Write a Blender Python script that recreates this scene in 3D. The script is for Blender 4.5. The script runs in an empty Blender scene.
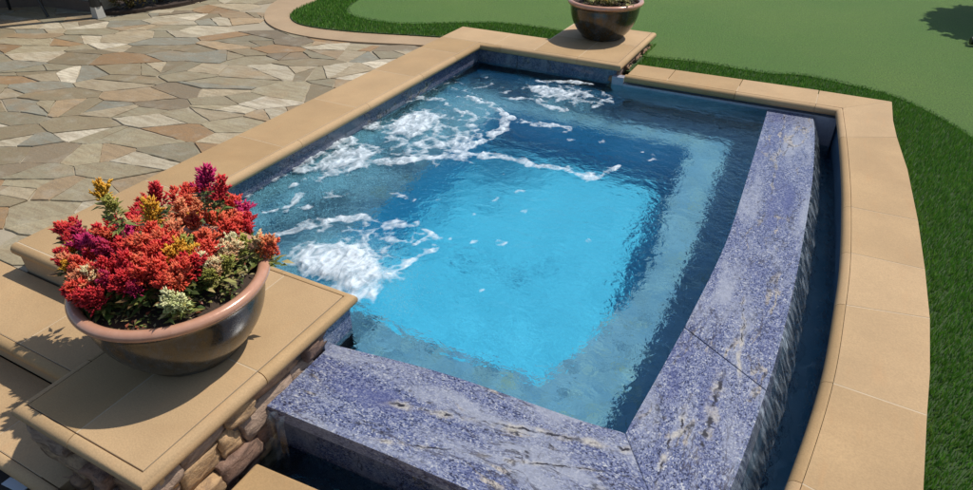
import bpy, bmesh, math, random
import numpy as np
from mathutils import Vector, Matrix, noise as mnoise
from mathutils.geometry import tessellate_polygon
random.seed(7); rs = np.random.RandomState(11)
scn = bpy.context.scene
# ---------------------------------------------------------------- camera
F = 635.65 / 973 * 36
cd = bpy.data.cameras.new('camera'); cam = bpy.data.objects.new('camera', cd); scn.collection.objects.link(cam)
cd.sensor_width = 36; cd.lens = F; cd.clip_start = .02; cd.clip_end = 400
Uc = Vector((0, 0.83311864, -0.55309432)); Yc = Vector((0.4620391, 0.49051698, 0.73885923)); Yc -= Uc*Yc.dot(Uc); Yc.normalize()
Xc = Vector((0.88685956, -0.2555512, -0.38493339)); Xc -= Uc*Xc.dot(Uc); Xc -= Yc*Xc.dot(Yc); Xc.normalize()
R3 = Matrix((Xc, Yc, Uc))                       # world = R3 @ (right, up, forward)
r_, u_, f_ = R3@Vector((1,0,0)), R3@Vector((0,1,0)), R3@Vector((0,0,1))
M = Matrix(((r_.x,u_.x,-f_.x,0),(r_.y,u_.y,-f_.y,0),(r_.z,u_.z,-f_.z,1.4),(0,0,0,1)))
cam.matrix_world = M; scn.camera = cam
def P(px, py, z):                               # photo pixel -> point of the horizontal plane at height z
    d = R3@Vector((px-486.5, 245-py, 635.65)); t = (z-1.4)/d.z
    return (d.x*t, d.y*t)
# ---------------------------------------------------------------- light
w = bpy.data.worlds.new('World'); scn.world = w; w.use_nodes = True
nt = w.node_tree; sky = nt.nodes.new('ShaderNodeTexSky'); sky.sky_type = 'NISHITA'; sky.sun_disc = False
SUN = Vector((.36, .48, 1.0)).normalized()
elev = math.asin(SUN.z); azim = math.atan2(SUN.x, SUN.y)
sky.sun_elevation = elev; sky.sun_rotation = azim
nt.links.new(sky.outputs[0], nt.nodes['Background'].inputs[0]); nt.nodes['Background'].inputs[1].default_value = .12
sl = bpy.data.lights.new('sun', 'SUN'); sl.energy = 4.2; sl.angle = math.radians(.5); sl.color = (1, .955, .88)
so = bpy.data.objects.new('sun', sl); scn.collection.objects.link(so)
so.rotation_euler = SUN.to_track_quat('Z', 'Y').to_euler(); so.location = (3, 4, 8)
scn.view_settings.view_transform = 'Standard'; scn.view_settings.look = 'None'
scn.view_settings.exposure = 0; scn.view_settings.gamma = 1; scn.view_settings.use_curve_mapping = False
scn.render.engine = 'CYCLES'
cy = scn.cycles; cy.max_bounces = 10; cy.transmission_bounces = 6; cy.transparent_max_bounces = 12; cy.use_denoising = True
cy.caustics_refractive = True; cy.caustics_reflective = False; cy.sample_clamp_indirect = 6
# ---------------------------------------------------------------- node helper
class Mat:
    def __init__(s, name):
        s.m = bpy.data.materials.new(name); s.m.use_nodes = True; s.t = s.m.node_tree
        s.t.nodes.clear(); s.out = s.t.nodes.new('ShaderNodeOutputMaterial')
    def link(s, a, b): s.t.links.new(a, b)
    def put(s, sock, v):
        if hasattr(v, 'is_output') or isinstance(v, bpy.types.NodeSocket): s.link(v, sock)
        elif v is not None:
            if isinstance(v, (tuple, list)) and len(v) == 3 and sock.type == 'RGBA': v = (*v, 1)
            sock.default_value = v
    def n(s, typ, ins=None, **kw):
        nd = s.t.nodes.new('ShaderNode'+typ)
        for k, v in kw.items(): setattr(nd, k, v)
        for k, v in (ins or {}).items(): s.put(nd.inputs[k], v)
        return nd
    def geo(s): return s.n('NewGeometry').outputs['Position']
    def vec(s, scale=(1,1,1), rot=(0,0,0), src=None):
        return s.n('Mapping', {0: src or s.geo(), 'Scale': scale, 'Rotation': rot}).outputs[0]
    def noise(s, v, sc, det=4, rough=.55, dist=0):
        return s.n('TexNoise', {'Vector': v, 'Scale': sc, 'Detail': det, 'Roughness': rough, 'Distortion': dist}).outputs[0]
    def vor(s, v, sc, feature='F1', out=0, rnd=1):
        nd = s.n('TexVoronoi', None, feature=feature); s.put(nd.inputs['Vector'], v); s.put(nd.inputs['Scale'], sc); s.put(nd.inputs['Randomness'], rnd)
        return nd.outputs[out]
    def ramp(s, f, stops, mode='LINEAR'):
        nd = s.n('ValToRGB', {0: f}); cr = nd.color_ramp; cr.interpolation = mode
        while len(cr.elements) < len(stops): cr.elements.new(.5)
        for e, (p, c) in zip(cr.elements, stops):
            e.position = p; e.color = (c, c, c, 1) if not isinstance(c, (tuple, list)) else (*c, 1)
        return nd.outputs[0]
    def mix(s, f, a, b, mode='MIX'):
        nd = s.n('Mix', None, data_type='RGBA', blend_type=mode); s.put(nd.inputs[0], f); s.put(nd.inputs[6], a); s.put(nd.inputs[7], b)
        return nd.outputs[2]
    def math(s, op, a, b=None, c=None, clamp=False):
        nd = s.n('Math', None, operation=op, use_clamp=clamp); s.put(nd.inputs[0], a)
        if b is not None: s.put(nd.inputs[1], b)
        if c is not None: s.put(nd.inputs[2], c)
        return nd.outputs[0]
    def attr(s, name, out='Fac'): return s.n('Attribute', None, attribute_name=name).outputs[out]
    def bump(s, h, st=.3, d=.01, nrm=None):
        return s.n('Bump', {'Height': h, 'Strength': st, 'Distance': d, 'Normal': nrm}).outputs[0]
    def pbsdf(s, **k):
        nd = s.n('BsdfPrincipled', {kk.replace('_', ' '): v for kk, v in k.items()}); return nd.outputs[0]
    def done(s, sh): s.link(sh, s.out.inputs[0]); return s.m
# ---------------------------------------------------------------- materials
def m_tan(name='sandstone', c=(.465, .305, .152), rnd=True):
    m = Mat(name); v = m.geo()
    a = m.noise(v, 3.5, 5); b = m.noise(v, 190, 3, .6); st = m.noise(m.vec((14, 3, 14), (0, 0, .5)), 1.6, 4)
    col = m.mix(m.ramp(a, [(.3, 0), (.7, 1)]), tuple(x*.88 for x in c), tuple(x*1.1 for x in c))
    col = m.mix(m.ramp(b, [(.35, .34), (.65, 0)]), col, tuple(x*.55 for x in c))
    col = m.mix(m.ramp(st, [(.58, 0), (.72, .22)]), col, (c[0]*1.05, c[1]*.85, c[2]*.7))
    stn = m.noise(v, 1.7, 6, .7, .6); col = m.mix(m.ramp(stn, [(.52, 0), (.66, .28)]), col, (c[0]*.72, c[1]*.66, c[2]*.62)); col = m.mix(m.ramp(m.noise(v, 24, 3, .7), [(.66, 0), (.74, .25)]), col, (c[0]*.6, c[1]*.58, c[2]*.55))
    if rnd:
        r = m.n('ObjectInfo').outputs['Random']
        col = m.n('HueSaturation', {'Color': col, 'Value': m.n('MapRange', {0: r, 3: .86, 4: 1.1}).outputs[0], 'Saturation': m.n('MapRange', {0: r, 3: 1.06, 4: .95}).outputs[0]}).outputs[0]
    return m.done(m.pbsdf(Base_Color=col, Roughness=.8, Normal=m.bump(b, .25, .003, m.bump(a, .15, .01))))
def line_of(p, q, along):
    (x0, y0), (x1, y1) = P(*p, -.137), P(*q, -.137)
    if along == 'Y': x0, y0, x1, y1 = y0, x0, y1, x1
    b = (y1-y0)/(x1-x0); return y0-b*x0, b, min(x0, x1), max(x0, x1)
def vn_(p, q, along, wob, sd, hw, ext=.04): a, b, u0, u1 = line_of(p, q, along); return (a, b, wob, sd, hw, u0-ext, u1+ext)
def m_granite(name, dark=1.0, rough=.2, lighten=0, along='Y', veins=()):
    m = Mat(name); v = m.geo(); k = dark
    warp = m.n('VectorMath', {0: m.n('TexNoise', {'Vector': v, 'Scale': 4.0, 'Detail': 4}).outputs[1], 1: (.10, .10, .10)}, operation='MULTIPLY').outputs[0]
    wv = m.n('VectorMath', {0: v, 1: warp}, operation='ADD').outputs[0]
    el = lambda a, b: (a, b, 2) if along == 'Y' else (b, a, 2)
    rot = (0, 0, .12) if along == 'Y' else (0, 0, .10)
    cn = m.n('SeparateColor', {0: m.vor(m.vec(el(1.3, .85)), 215, out=1)}).outputs; c2 = m.n('SeparateColor', {0: m.vor(wv, 95, out=1)}).outputs
    spk = m.ramp(m.math('ADD', m.math('MULTIPLY', cn[0], .75), m.math('MULTIPLY', c2[0], .25)), [(.08, (.012*k, .014*k, .03*k)), (.26, (.052*k, .064*k, .135*k)), (.48, (.12*k, .14*k, .25*k)), (.66, (.18*k, .20*k, .30*k)), (.83, (.28*k, .295*k, .35*k)), (.96, (.46*k, .46*k, .47*k))])
    cloud = m.noise(m.vec(el(4.5, 1.1), rot, src=wv), 1.6, 6, .62)
    spk = m.mix(m.ramp(cloud, [(.49, 0), (.62, .70)]), spk, (.32*k, .335*k, .385*k))
    spk = m.mix(m.ramp(cloud, [(.30, .65), (.46, 0)]), spk, (.07*k, .08*k, .20*k))
    def vein(sc, lvl, wd, gate_sc, lo, hi, seed):
        q = m.n('VectorMath', {0: wv, 1: (seed, seed*2, 0)}, operation='ADD').outputs[0]
        vn = m.noise(m.vec(el(4.6, .8), rot, src=q), sc, 5, .58); vd = m.math('ABSOLUTE', m.math('SUBTRACT', vn, lvl))
        gt = m.ramp(m.noise(q, gate_sc, 3, .6), [(lo, 0), (hi, 1)])
        return m.math('MULTIPLY', m.ramp(vd, [(0, 1), (wd*.5, .85), (wd, 0)]), gt)
    patch = m.noise(wv, 46, 4, .7)
    b = m.math('MULTIPLY', vein(1.5, .5, .022, 5, .54, .62, 3), m.ramp(patch, [(.38, 0), (.52, 1)]))
    spk = m.mix(m.math('MULTIPLY', b, .85), spk, m.mix(cn[1], (.60*k, .54*k, .42*k), (.36*k, .30*k, .26*k)))
    d = m.math('MULTIPLY', vein(1.5, .5, .016, 5, .47, .55, 3), m.ramp(patch, [(.40, 1), (.56, .1)]))
    spk = m.mix(d, spk, (.030*k, .028*k, .032*k))
    d2 = vein(2.3, .46, .010, 4, .48, .56, 9); spk = m.mix(m.math('MULTIPLY', d2, .8), spk, (.05*k, .045*k, .06*k))
    sx_ = m.n('SeparateXYZ', {0: v}).outputs; U_, T_ = (sx_[1], sx_[0]) if along == 'Y' else (sx_[0], sx_[1])
    for (a, b, wv_, sd, hw, u0, u1) in veins:     # long mineral veins: T = a + b*U, wandering
        wob = m.math('ADD', m.math('MULTIPLY', m.math('SUBTRACT', m.noise(m.n('CombineXYZ', {0: m.math('ADD', U_, sd), 1: sd}).outputs[0], 5, 5, .65), .5), wv_), m.math('MULTIPLY', m.math('SUBTRACT', m.noise(v, 45, 3), .5), hw*3.4))
        dd = m.math('ABSOLUTE', m.math('SUBTRACT', T_, m.math('ADD', m.math('ADD', m.math('MULTIPLY', U_, b), a), wob)))
        win = m.math('MULTIPLY', m.n('MapRange', {0: U_, 1: u0, 2: u0+.08}).outputs[0], m.n('MapRange', {0: U_, 1: u1, 2: u1-.08}).outputs[0])
        hal = m.math('MULTIPLY', m.math('MULTIPLY', m.n('MapRange', {0: dd, 1: hw*3.2, 2: hw*.9}).outputs[0], m.ramp(m.noise(v, 14, 4), [(.46, 0), (.62, .75)])), win)
        cor = m.math('MULTIPLY', m.math('MULTIPLY', m.n('MapRange', {0: dd, 1: hw, 2: hw*.5}).outputs[0], m.ramp(m.noise(v, 21, 4), [(.43, .0), (.56, 1)])), win)
        spk = m.mix(hal, spk, m.mix(cn[1], (.56*k, .52*k, .42*k), (.38*k, .34*k, .30*k))); spk = m.mix(cor, spk, (.028*k, .026*k, .032*k))
    b2 = m.math('MULTIPLY', m.ramp(m.noise(wv, 17, 4, .6), [(.64, 0), (.70, .8)]), m.ramp(patch, [(.45, 0), (.55, 1)])); spk = m.mix(b2, spk, (.05*k, .045*k, .05*k))
    if lighten: spk = m.mix(lighten, spk, (.42, .42, .46))
    return m.done(m.pbsdf(Base_Color=spk, Roughness=m.ramp(m.noise(v, 9, 4), [(.3, rough*.55), (.7, rough*1.8)]), Normal=m.bump(m.math('ADD', m.noise(v, 14, 3), m.math('MULTIPLY', m.noise(v, 70, 3), .2)), .12, .004)))
def m_plain(name, c, rough=.7, bump=0, sc=60, var=.15, **kw):
    m = Mat(name); v = m.geo(); a = m.noise(v, sc*.12, 4); b = m.noise(v, sc, 4)
    col = m.mix(a, tuple(x*(1-var) for x in c), tuple(x*(1+var) for x in c))
    return m.done(m.pbsdf(Base_Color=col, Roughness=rough, Normal=m.bump(b, bump, .004) if bump else None, **kw))
def m_attr(name, rough=.6, spread=.0, bump=0, extra=None, trans=0):
    m = Mat(name); v = m.geo(); col = m.attr('tint', 'Color')
    if extra: col = extra(m, v, col)
    b = m.bump(m.noise(v, 70, 5, .65), bump, .004) if bump else None
    sh = m.pbsdf(Base_Color=col, Roughness=rough, Normal=b)
    if trans:
        tr = m.n('BsdfTranslucent', {0: col}).outputs[0]; sh = m.n('MixShader', {0: trans, 1: sh, 2: tr}).outputs[0]
    return m.done(sh)
def flag_extra(m, v, col):
    st = m.noise(m.vec((3, 17, 3), (0, 0, .35)), 2.2, 6, .6); mo = m.noise(v, 7, 6, .65); fi = m.noise(v, 70, 4, .6)
    col = m.mix(m.ramp(st, [(.38, .5), (.58, 0)]), col, (.22, .155, .085))
    col = m.mix(m.ramp(mo, [(.52, 0), (.74, .42)]), col, (.42, .39, .31))
    col = m.mix(m.ramp(m.noise(v, 3.1, 3), [(.58, 0), (.72, .35)]), col, (.36, .22, .10))
    return m.mix(m.ramp(fi, [(.3, .3), (.6, 0)]), col, (.11, .10, .075))
def m_pot():
    m = Mat('bronze_glaze'); tc = m.n('TexCoord').outputs['Object']
    z = m.n('SeparateXYZ', {0: tc}).outputs[2]
    a = m.noise(m.vec((6, 6, 2.5), src=tc), 1.8, 6, .7); b = m.noise(tc, 45, 4, .7)
    col = m.ramp(a, [(.30, (.016, .013, .007)), (.43, (.060, .038, .016)), (.50, (.028, .028, .022)), (.58, (.045, .06, .075)), (.68, (.11, .062, .026)), (.8, (.03, .022, .012))])
    col = m.mix(m.ramp(b, [(.4, .45), (.66, 0)]), col, (.03, .026, .016))
    lip = m.ramp(m.math('ADD', z, m.math('MULTIPLY', m.math('SUBTRACT', m.noise(tc, 12, 3), .5), .012)), [(.249, 0), (.262, 1)])
    col = m.mix(lip, col, m.mix(m.noise(tc, 30, 4), (.44, .20, .115), (.60, .34, .23)))
    return m.done(m.pbsdf(Base_Color=col, Roughness=m.ramp(b, [(.3, .16), (.7, .3)]), Specular_IOR_Level=.5, Coat_Weight=.25, Coat_Roughness=.12, Metallic=.1,
        Normal=m.bump(b, .12, .003)))
def m_water(name, tint=(.67, .935, 1), bst=.42, bd=.03, sc=9):
    m = Mat(name); v = m.geo(); n1 = m.noise(m.vec((1, 1.25, 1)), sc, 4, .5, .5); n2 = m.noise(v, sc*3.1, 3, .5, .8)
    churn = m.math('ADD', m.math('MULTIPLY', m.attr('haze'), 1.6), 1)          # livelier ripples round the jets
    h = m.math('MULTIPLY', m.math('ADD', n1, m.math('ADD', m.math('MULTIPLY', n2, .36), m.math('MULTIPLY', m.noise(v, sc*8, 2, .5, .8), .09))), churn)
    return m.done(m.n('BsdfGlass', {'Color': tint, 'Roughness': 0, 'IOR': 1.33, 'Normal': m.bump(h, bst, bd)}).outputs[0])
def m_foam():
    m = Mat('foam_froth'); v = m.geo(); e = m.attr('foam')
    n1 = m.noise(v, 30, 5, .65); n2 = m.noise(v, 140, 3, .6)
    e = m.math('ADD', e, m.math('MULTIPLY', m.math('SUBTRACT', n2, .5), .30)); e = m.math('ADD', e, m.math('MULTIPLY', m.math('SUBTRACT', n1, .5), .22))
    sw = m.noise(m.vec((1, .55, 1), (0, 0, .6)), 15, 5, .65, 1.5)
    al = m.math('MULTIPLY', m.ramp(e, [(.04, 0), (.40, .46), (1.15, .94)]), m.ramp(sw, [(.36, .42), (.56, 1)]))
    d = m.pbsdf(Base_Color=m.mix(n1, (.50, .62, .69), (.78, .81, .83)), Roughness=.5, Normal=m.bump(m.math('ADD', n1, n2), .2, .006))
    t = m.n('BsdfTransparent', {0: (1, 1, 1)}).outputs[0]
    return m.done(m.n('MixShader', {0: al, 1: t, 2: d}).outputs[0])
def m_aer(): return m_plain('air_bubble', (.55, .74, .82), .6)
def m_fall():
    m = Mat('falling_water'); v = m.geo()
    st = m.noise(m.vec((12, 26, 8), (0, 0, -.5)), 1.3, 3, .6, .7)
    al = m.ramp(st, [(.46, 0.02), (.60, .22), (.74, .62)])
    al = m.math('MULTIPLY', al, m.ramp(m.noise(v, 3.3, 2), [(.35, .45), (.62, 1)]))
    d = m.pbsdf(Base_Color=(.60, .70, .80), Roughness=.25); t = m.n('BsdfTransparent', {0: (.93, .96, .97)}).outputs[0]
    gl = m.n('BsdfGlossy', {'Roughness': .08, 'Normal': m.bump(st, .5, .01)}).outputs[0]
    t = m.n('MixShader', {0: .06, 1: t, 2: gl}).outputs[0]
    return m.done(m.n('MixShader', {0: al, 1: t, 2: d}).outputs[0])
def m_green():
    m = Mat('putting_turf'); v = m.geo()
    a = m.noise(v, .55, 5, .6); st = m.noise(m.vec((2, 20, 2), (0, 0, .12)), 3, 6, .65); f = m.noise(v, 95, 4, .75); g_ = m.noise(v, 300, 3, .7)
    col = m.mix(m.ramp(a, [(.35, 0), (.65, 1)]), (.078, .205, .016), (.130, .240, .026))
    col = m.mix(m.ramp(st, [(.35, .45), (.65, 0)]), col, (.135, .200, .045))
    col = m.mix(m.ramp(f, [(.40, .75), (.60, 0)]), col, (.030, .075, .014)); col = m.mix(m.ramp(g_, [(.52, 0), (.70, .5)]), col, (.16, .25, .07))
    return m.done(m.pbsdf(Base_Color=col, Roughness=.9, Normal=m.bump(m.math('ADD', f, g_), 1, .008)))
def m_veneer():
    m = Mat('ledgestone'); v = m.geo(); t = m.attr('tint', 'Color')
    a = m.noise(m.vec((1, 1, 3)), 22, 6, .7, .4); b = m.noise(v, 120, 4, .7)
    col = m.mix(m.ramp(a, [(.35, .7), (.6, 0)]), t, (.10, .06, .045)); col = m.mix(m.ramp(b, [(.55, 0), (.75, .4)]), col, (.50, .38, .26))
    return m.done(m.pbsdf(Base_Color=col, Roughness=.85, Normal=m.bump(m.math('ADD', a, m.math('MULTIPLY', b, .4)), .8, .012)))
def m_cau(name, a, b, sc, rough=.6, streak=None):
    m = Mat(name); v = m.geo(); n = m.noise(v, sc, 5, .6); c = m.mix(m.ramp(n, [(.35, 0), (.65, 1)]), a, b)
    s = m.vor(v, 95, out=1); s0 = m.n('SeparateColor', {0: s}).outputs[0]
    if streak: c = m.mix(m.ramp(s0, [(0, .75), (.5, 0), (.8, 0), (1, .8)]), c, streak)
    return m.done(m.pbsdf(Base_Color=c, Roughness=rough))
def m_bench():
    m = Mat('bench_granite'); v = m.geo(); n = m.noise(v, 6, 5, .6); c = m.mix(m.ramp(n, [(.35, 0), (.65, 1)]), (.20, .33, .47), (.38, .50, .62))
    q = m.n('SeparateColor', {0: m.vor(v, 24, out=1)}).outputs; c = m.mix(m.ramp(q[0], [(0, .9), (.35, .1), (.65, .1), (1, .8)]), c, m.mix(q[1], (.07, .14, .23), (.56, .60, .56)))
    c = m.mix(m.ramp(m.noise(v, 11, 4, .6), [(.60, 0), (.70, .7)]), c, (.46, .40, .20)); return m.done(m.pbsdf(Base_Color=c, Roughness=.5))
TAN = m_tan(); TANP = m_tan('path_concrete', (.40, .28, .165), False)
GRAN = m_granite('blue_granite', veins=[vn_((722,375), (700,455), 'Y', .07, 2, .010), vn_((690,400), (655,485), 'Y', .10, 7, .0045), vn_((785,115), (770,200), 'Y', .10, 4, .003), vn_((745,300), (738,380), 'Y', .10, 17, .003)]); GRANX = m_granite('blue_granite_lengthwise', along='X', veins=[vn_((400,405), (640,452), 'X', .035, 3, .0065, .08), vn_((372,440), (450,450), 'X', .03, 9, .004), vn_((480,455), (640,478), 'X', .05, 12, .004)]); GRAND = m_granite('dark_wet_granite', .6, .12); GRANL = m_granite('pale_granite', 1.0, .3, .6)
GROUT = m_plain('grout', (.50, .385, .25), .9); MORT = m_plain('dark_mortar', (.12, .09, .07), .95, .5, 90)
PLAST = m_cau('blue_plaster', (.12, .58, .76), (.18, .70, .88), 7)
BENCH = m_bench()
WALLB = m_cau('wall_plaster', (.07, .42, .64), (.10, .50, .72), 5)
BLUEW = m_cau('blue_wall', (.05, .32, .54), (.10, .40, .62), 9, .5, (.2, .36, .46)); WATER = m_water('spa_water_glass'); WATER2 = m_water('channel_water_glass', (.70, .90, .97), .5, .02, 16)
FLAG = m_attr('flagstone', .72, bump=.8, extra=flag_extra); BLADE = m_attr('grass_blade', .55, trans=.25)
PETAL = m_attr('celosia_plume', .6, trans=.3); LEAF = m_attr('leaf', .5, trans=.25)
VEN = m_veneer(); POT = m_pot(); GREEN = m_green(); FOAM = m_foam(); AER = m_aer(); FALL = m_fall()
TURF = m_plain('turf_backing', (.030, .060, .014), .95, .8, 150); SOIL = m_plain('soil', (.045, .028, .018), .95, 1, 120, .4)
DARKG = m_plain('dark_ground', (.035, .030, .026), .9, .6, 40, .3)
BLACK = m_plain('black_metal', (.012, .012, .012), .4); WALLM = m_plain('cream_render', (.33, .30, .23), .9, .3, 60, .06)
CHW = m_plain('channel_wall_tile', (.08, .17, .28), .3, 0, 60, .35); CHM = m_plain('channel_floor', (.18, .42, .60), .4, 0, 20, .4); WHITE = m_plain('white_plastic', (.62, .68, .76), .5)
GREYP = m_plain('painted_post_base', (.42, .40, .35), .6); BARK = m_plain('bark', (.06, .045, .03), .9, .8, 60, .3)
# ---------------------------------------------------------------- object helpers
def link(o, parent=None):
    scn.collection.objects.link(o)
    if parent: o.parent = parent
    return o
def thing(name, label, cat, loc=(0, 0, 0), group=None):
    o = bpy.data.objects.new(name, None); link(o); o.location = loc; o['label'] = label; o['category'] = cat
    if group: o['group'] = group
    return o
def tag(o, label, cat, group=None, kind=None):
    o['label'] = label; o['category'] = cat
    if group: o['group'] = group
    if kind: o['kind'] = kind
    return o
def struct(o, label, cat='ground', kind='structure'): return tag(o, label, cat, None, kind)
def bobj(name, bm, mat, parent=None, smooth=False):
    me = bpy.data.meshes.new(name); bmesh.ops.recalc_face_normals(bm, faces=bm.faces); bm.to_mesh(me); bm.free(); me.materials.append(mat)
    if smooth:
        for p in me.polygons: p.use_smooth = True
    return link(bpy.data.objects.new(name, me), parent)
def nmesh(name, V, Fs, mat, parent=None, smooth=False, tint=None, loop_tot=None):
    """V (n,3); Fs (m,k) arrays of one k; tint per vertex (n,3)"""
    me = bpy.data.meshes.new(name); V = np.asarray(V, np.float32)
    if not isinstance(Fs, list): Fs = [Fs]
    idx = np.concatenate([np.asarray(f).ravel() for f in Fs]).astype(np.int32)
    tot = np.concatenate([np.full(len(f), np.asarray(f).shape[1]) for f in Fs]).astype(np.int32)
    me.vertices.add(len(V)); me.vertices.foreach_set('co', V.ravel()); me.loops.add(len(idx)); me.loops.foreach_set('vertex_index', idx)
    me.polygons.add(len(tot)); st = np.concatenate([[0], np.cumsum(tot)[:-1]]).astype(np.int32)
    me.polygons.foreach_set('loop_start', st); me.polygons.foreach_set('loop_total', tot)
    if smooth: me.polygons.foreach_set('use_smooth', np.ones(len(tot), bool))
    me.update(calc_edges=True); me.validate(); me.materials.append(mat)
    if tint is not None:
        a = me.attributes.new('tint', 'FLOAT_COLOR', 'POINT'); c = np.ones((len(V), 4), np.float32); c[:, :3] = tint; a.data.foreach_set('color', c.ravel())
    return link(bpy.data.objects.new(name, me), parent)
def poly_bm(bm, pts, z0, z1, bottom=True):
    top = [bm.verts.new((x, y, z1)) for x, y in pts]; f = bm.faces.new(top)
    bot = [bm.verts.new((x, y, z0)) for x, y in pts]
    n = len(pts)
    for i in range(n): bm.faces.new((top[i], bot[i], bot[(i+1) % n], top[(i+1) % n]))
    if bottom: bm.faces.new(bot[::-1])
    return top
def tess(bm):
    for f in [f for f in bm.faces if len(f.verts) > 4]:
        vs = list(f.verts); tris = tessellate_polygon([[v.co for v in vs]]); bm.faces.remove(f)
        for t in tris:
            try: bm.faces.new([vs[i] for i in t])
            except ValueError: pass
def prism(name, pts, z0, z1, mat, parent=None, bev=0, seg=2, jit=0):
    bm = bmesh.new(); poly_bm(bm, pts, z0, z1)
    if bev:
        es = [e for e in bm.edges if all(abs(v.co.z-z1) < 1e-5 for v in e.verts) or abs(e.verts[0].co.z-e.verts[1].co.z) > 1e-4]
        bmesh.ops.bevel(bm, geom=es, offset=bev, segments=seg, affect='EDGES', profile=.6)
    tess(bm)
    return bobj(name, bm, mat, parent)
def rect(x0, y0, x1, y1): return [(x0, y0), (x1, y0), (x1, y1), (x0, y1)]
def ring_sheet(name, outer, inner, z, mat, parent=None, drop=None):
    bm = bmesh.new()
    for loop in (outer, inner):
        if not loop: continue
        vs = [bm.verts.new((x, y, z)) for x, y in loop]
        for i in range(len(vs)): bm.edges.new((vs[i], vs[(i+1) % len(vs)]))
    bmesh.ops.triangle_fill(bm, edges=bm.edges[:], use_beauty=True, use_dissolve=False)
    for f in bm.faces:
        if f.normal.z < 0: f.normal_flip()
    me = bpy.data.meshes.new(name); bm.to_mesh(me); bm.free(); me.materials.append(mat)
    return link(bpy.data.objects.new(name, me), parent)
def wall_strip(name, pts, z0, z1, mat, parent=None, closed=False, thick=.03, side=1):
    """thin solid wall along a polyline, thickness to the given side"""
    off = offset_line(pts, thick*side, closed)
    poly = list(pts)+off[::-1] if not closed else None
    if closed:
        bm = bmesh.new(); n = len(pts)
        A = [[bm.verts.new((x, y, z)) for x, y in L] for z in (z0, z1) for L in (pts, off)]
        for i in range(n):
            j = (i+1) % n
            bm.faces.new((A[0][i], A[0][j], A[2][j], A[2][i])); bm.faces.new((A[1][i], A[3][i], A[3][j], A[1][j]))
            bm.faces.new((A[2][i], A[2][j], A[3][j], A[3][i])); bm.faces.new((A[0][i], A[1][i], A[1][j], A[0][j]))
        return bobj(name, bm, mat, parent)
    return prism(name, poly, z0, z1, mat, parent)
def offset_line(pts, d, closed=False):
    """offset to the left of travel by d with mitres"""
    P_ = [Vector(p) for p in pts]; n = len(P_); out = []
    for i in range(n):
        a = P_[i-1] if (i > 0 or closed) else None; b = P_[(i+1) % n] if (i < n-1 or closed) else None
        t1 = (P_[i]-a).normalized() if a is not None else None; t2 = (b-P_[i]).normalized() if b is not None else None
        if t1 is None: t1 = t2
        if t2 is None: t2 = t1
        n1 = Vector((-t1.y, t1.x)); n2 = Vector((-t2.y, t2.x)); m = (n1+n2); m.normalize(); k = d/max(.3, m.dot(n1))
        out.append((P_[i].x+m.x*k, P_[i].y+m.y*k))
    return out
NW = .034
def nose(name, pts, side, ztop, mat, parent, T=.052, w=NW, cut0=True, cut1=True):
    """bullnose strip: pts is the line of the groove, it projects w to 'side'"""
    prof = [(0.0015, -T), (.0015, -.0018), (.004, -.0006)]
    r = T/2-.001
    for k in range(9):
        a = math.pi/2-math.pi*k/8; prof.append((w-r*.95+r*.95*math.cos(a), -T/2+r*math.sin(a)-.0008))
    lines = [offset_line(pts, u*side) for u, v in prof]
    bm = bmesh.new(); n = len(pts); G = [[bm.verts.new((*lines[k][i], ztop+prof[k][1])) for k in range(len(prof))] for i in range(n)]
    for i in range(n-1):
        for k in range(len(prof)): k2 = (k+1) % len(prof); bm.faces.new((G[i][k], G[i+1][k], G[i+1][k2], G[i][k2]))
    bm.faces.new(G[0]); bm.faces.new(G[-1][::-1])
    o = bobj(name, bm, mat, parent)
    for p in o.data.polygons: p.use_smooth = len(p.vertices) == 4
    m = o.modifiers.new('es', 'EDGE_SPLIT'); m.split_angle = .9
    return o
def resample(pts, step):
    out = [Vector(pts[0])]
    for a, b in zip(pts, pts[1:]):
        a, b = Vector(a), Vector(b); n = max(1, int((b-a).length/step))
        for i in range(1, n+1): out.append(a.lerp(b, i/n))
    return [tuple(p) for p in out]
def smooth_curve(pts, n=8):
    """Catmull-Rom through points"""
    Q = [Vector(p) for p in pts]; Q = [2*Q[0]-Q[1]]+Q+[2*Q[-1]-Q[-2]]; out = []
    for i in range(1, len(Q)-2):
        for k in range(n):
            t = k/n; a, b, c, d = Q[i-1:i+3]
            out.append(tuple(.5*((2*b)+(c-a)*t+(2*a-5*b+4*c-d)*t*t+(3*b-a-3*c+d)*t**3)))
    return out+[tuple(Q[-2])]
# ================================================================ SPA
ZW = -.143; XL, XR = -2.66, -2.30; Y0, Y1 = .987, 1.38; YF = 4.31; GT = -.137
spa = thing('raised_spa', 'raised spa with tan sandstone coping, blue granite overflow ledge and bubbling blue water', 'hot tub', (-1.3, 2.6, 0))
def loc0(o):                                     # parent Empty is away from the origin: keep world coordinates
    o.matrix_parent_inverse = Matrix.Translation(o.parent.location).inverted(); return o
PX0, PX1, PY0 = -1.80, -1.24, .483
g = .0022
def tile(x0, y0, x1, y1, parent=spa, z=0, T=.05, name='coping_stone'):
    return prism(name, rect(x0+g, y0+g, x1-g, y1-g), z-T, z-rs.rand()*.0008, TAN, parent, .0018)
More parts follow.
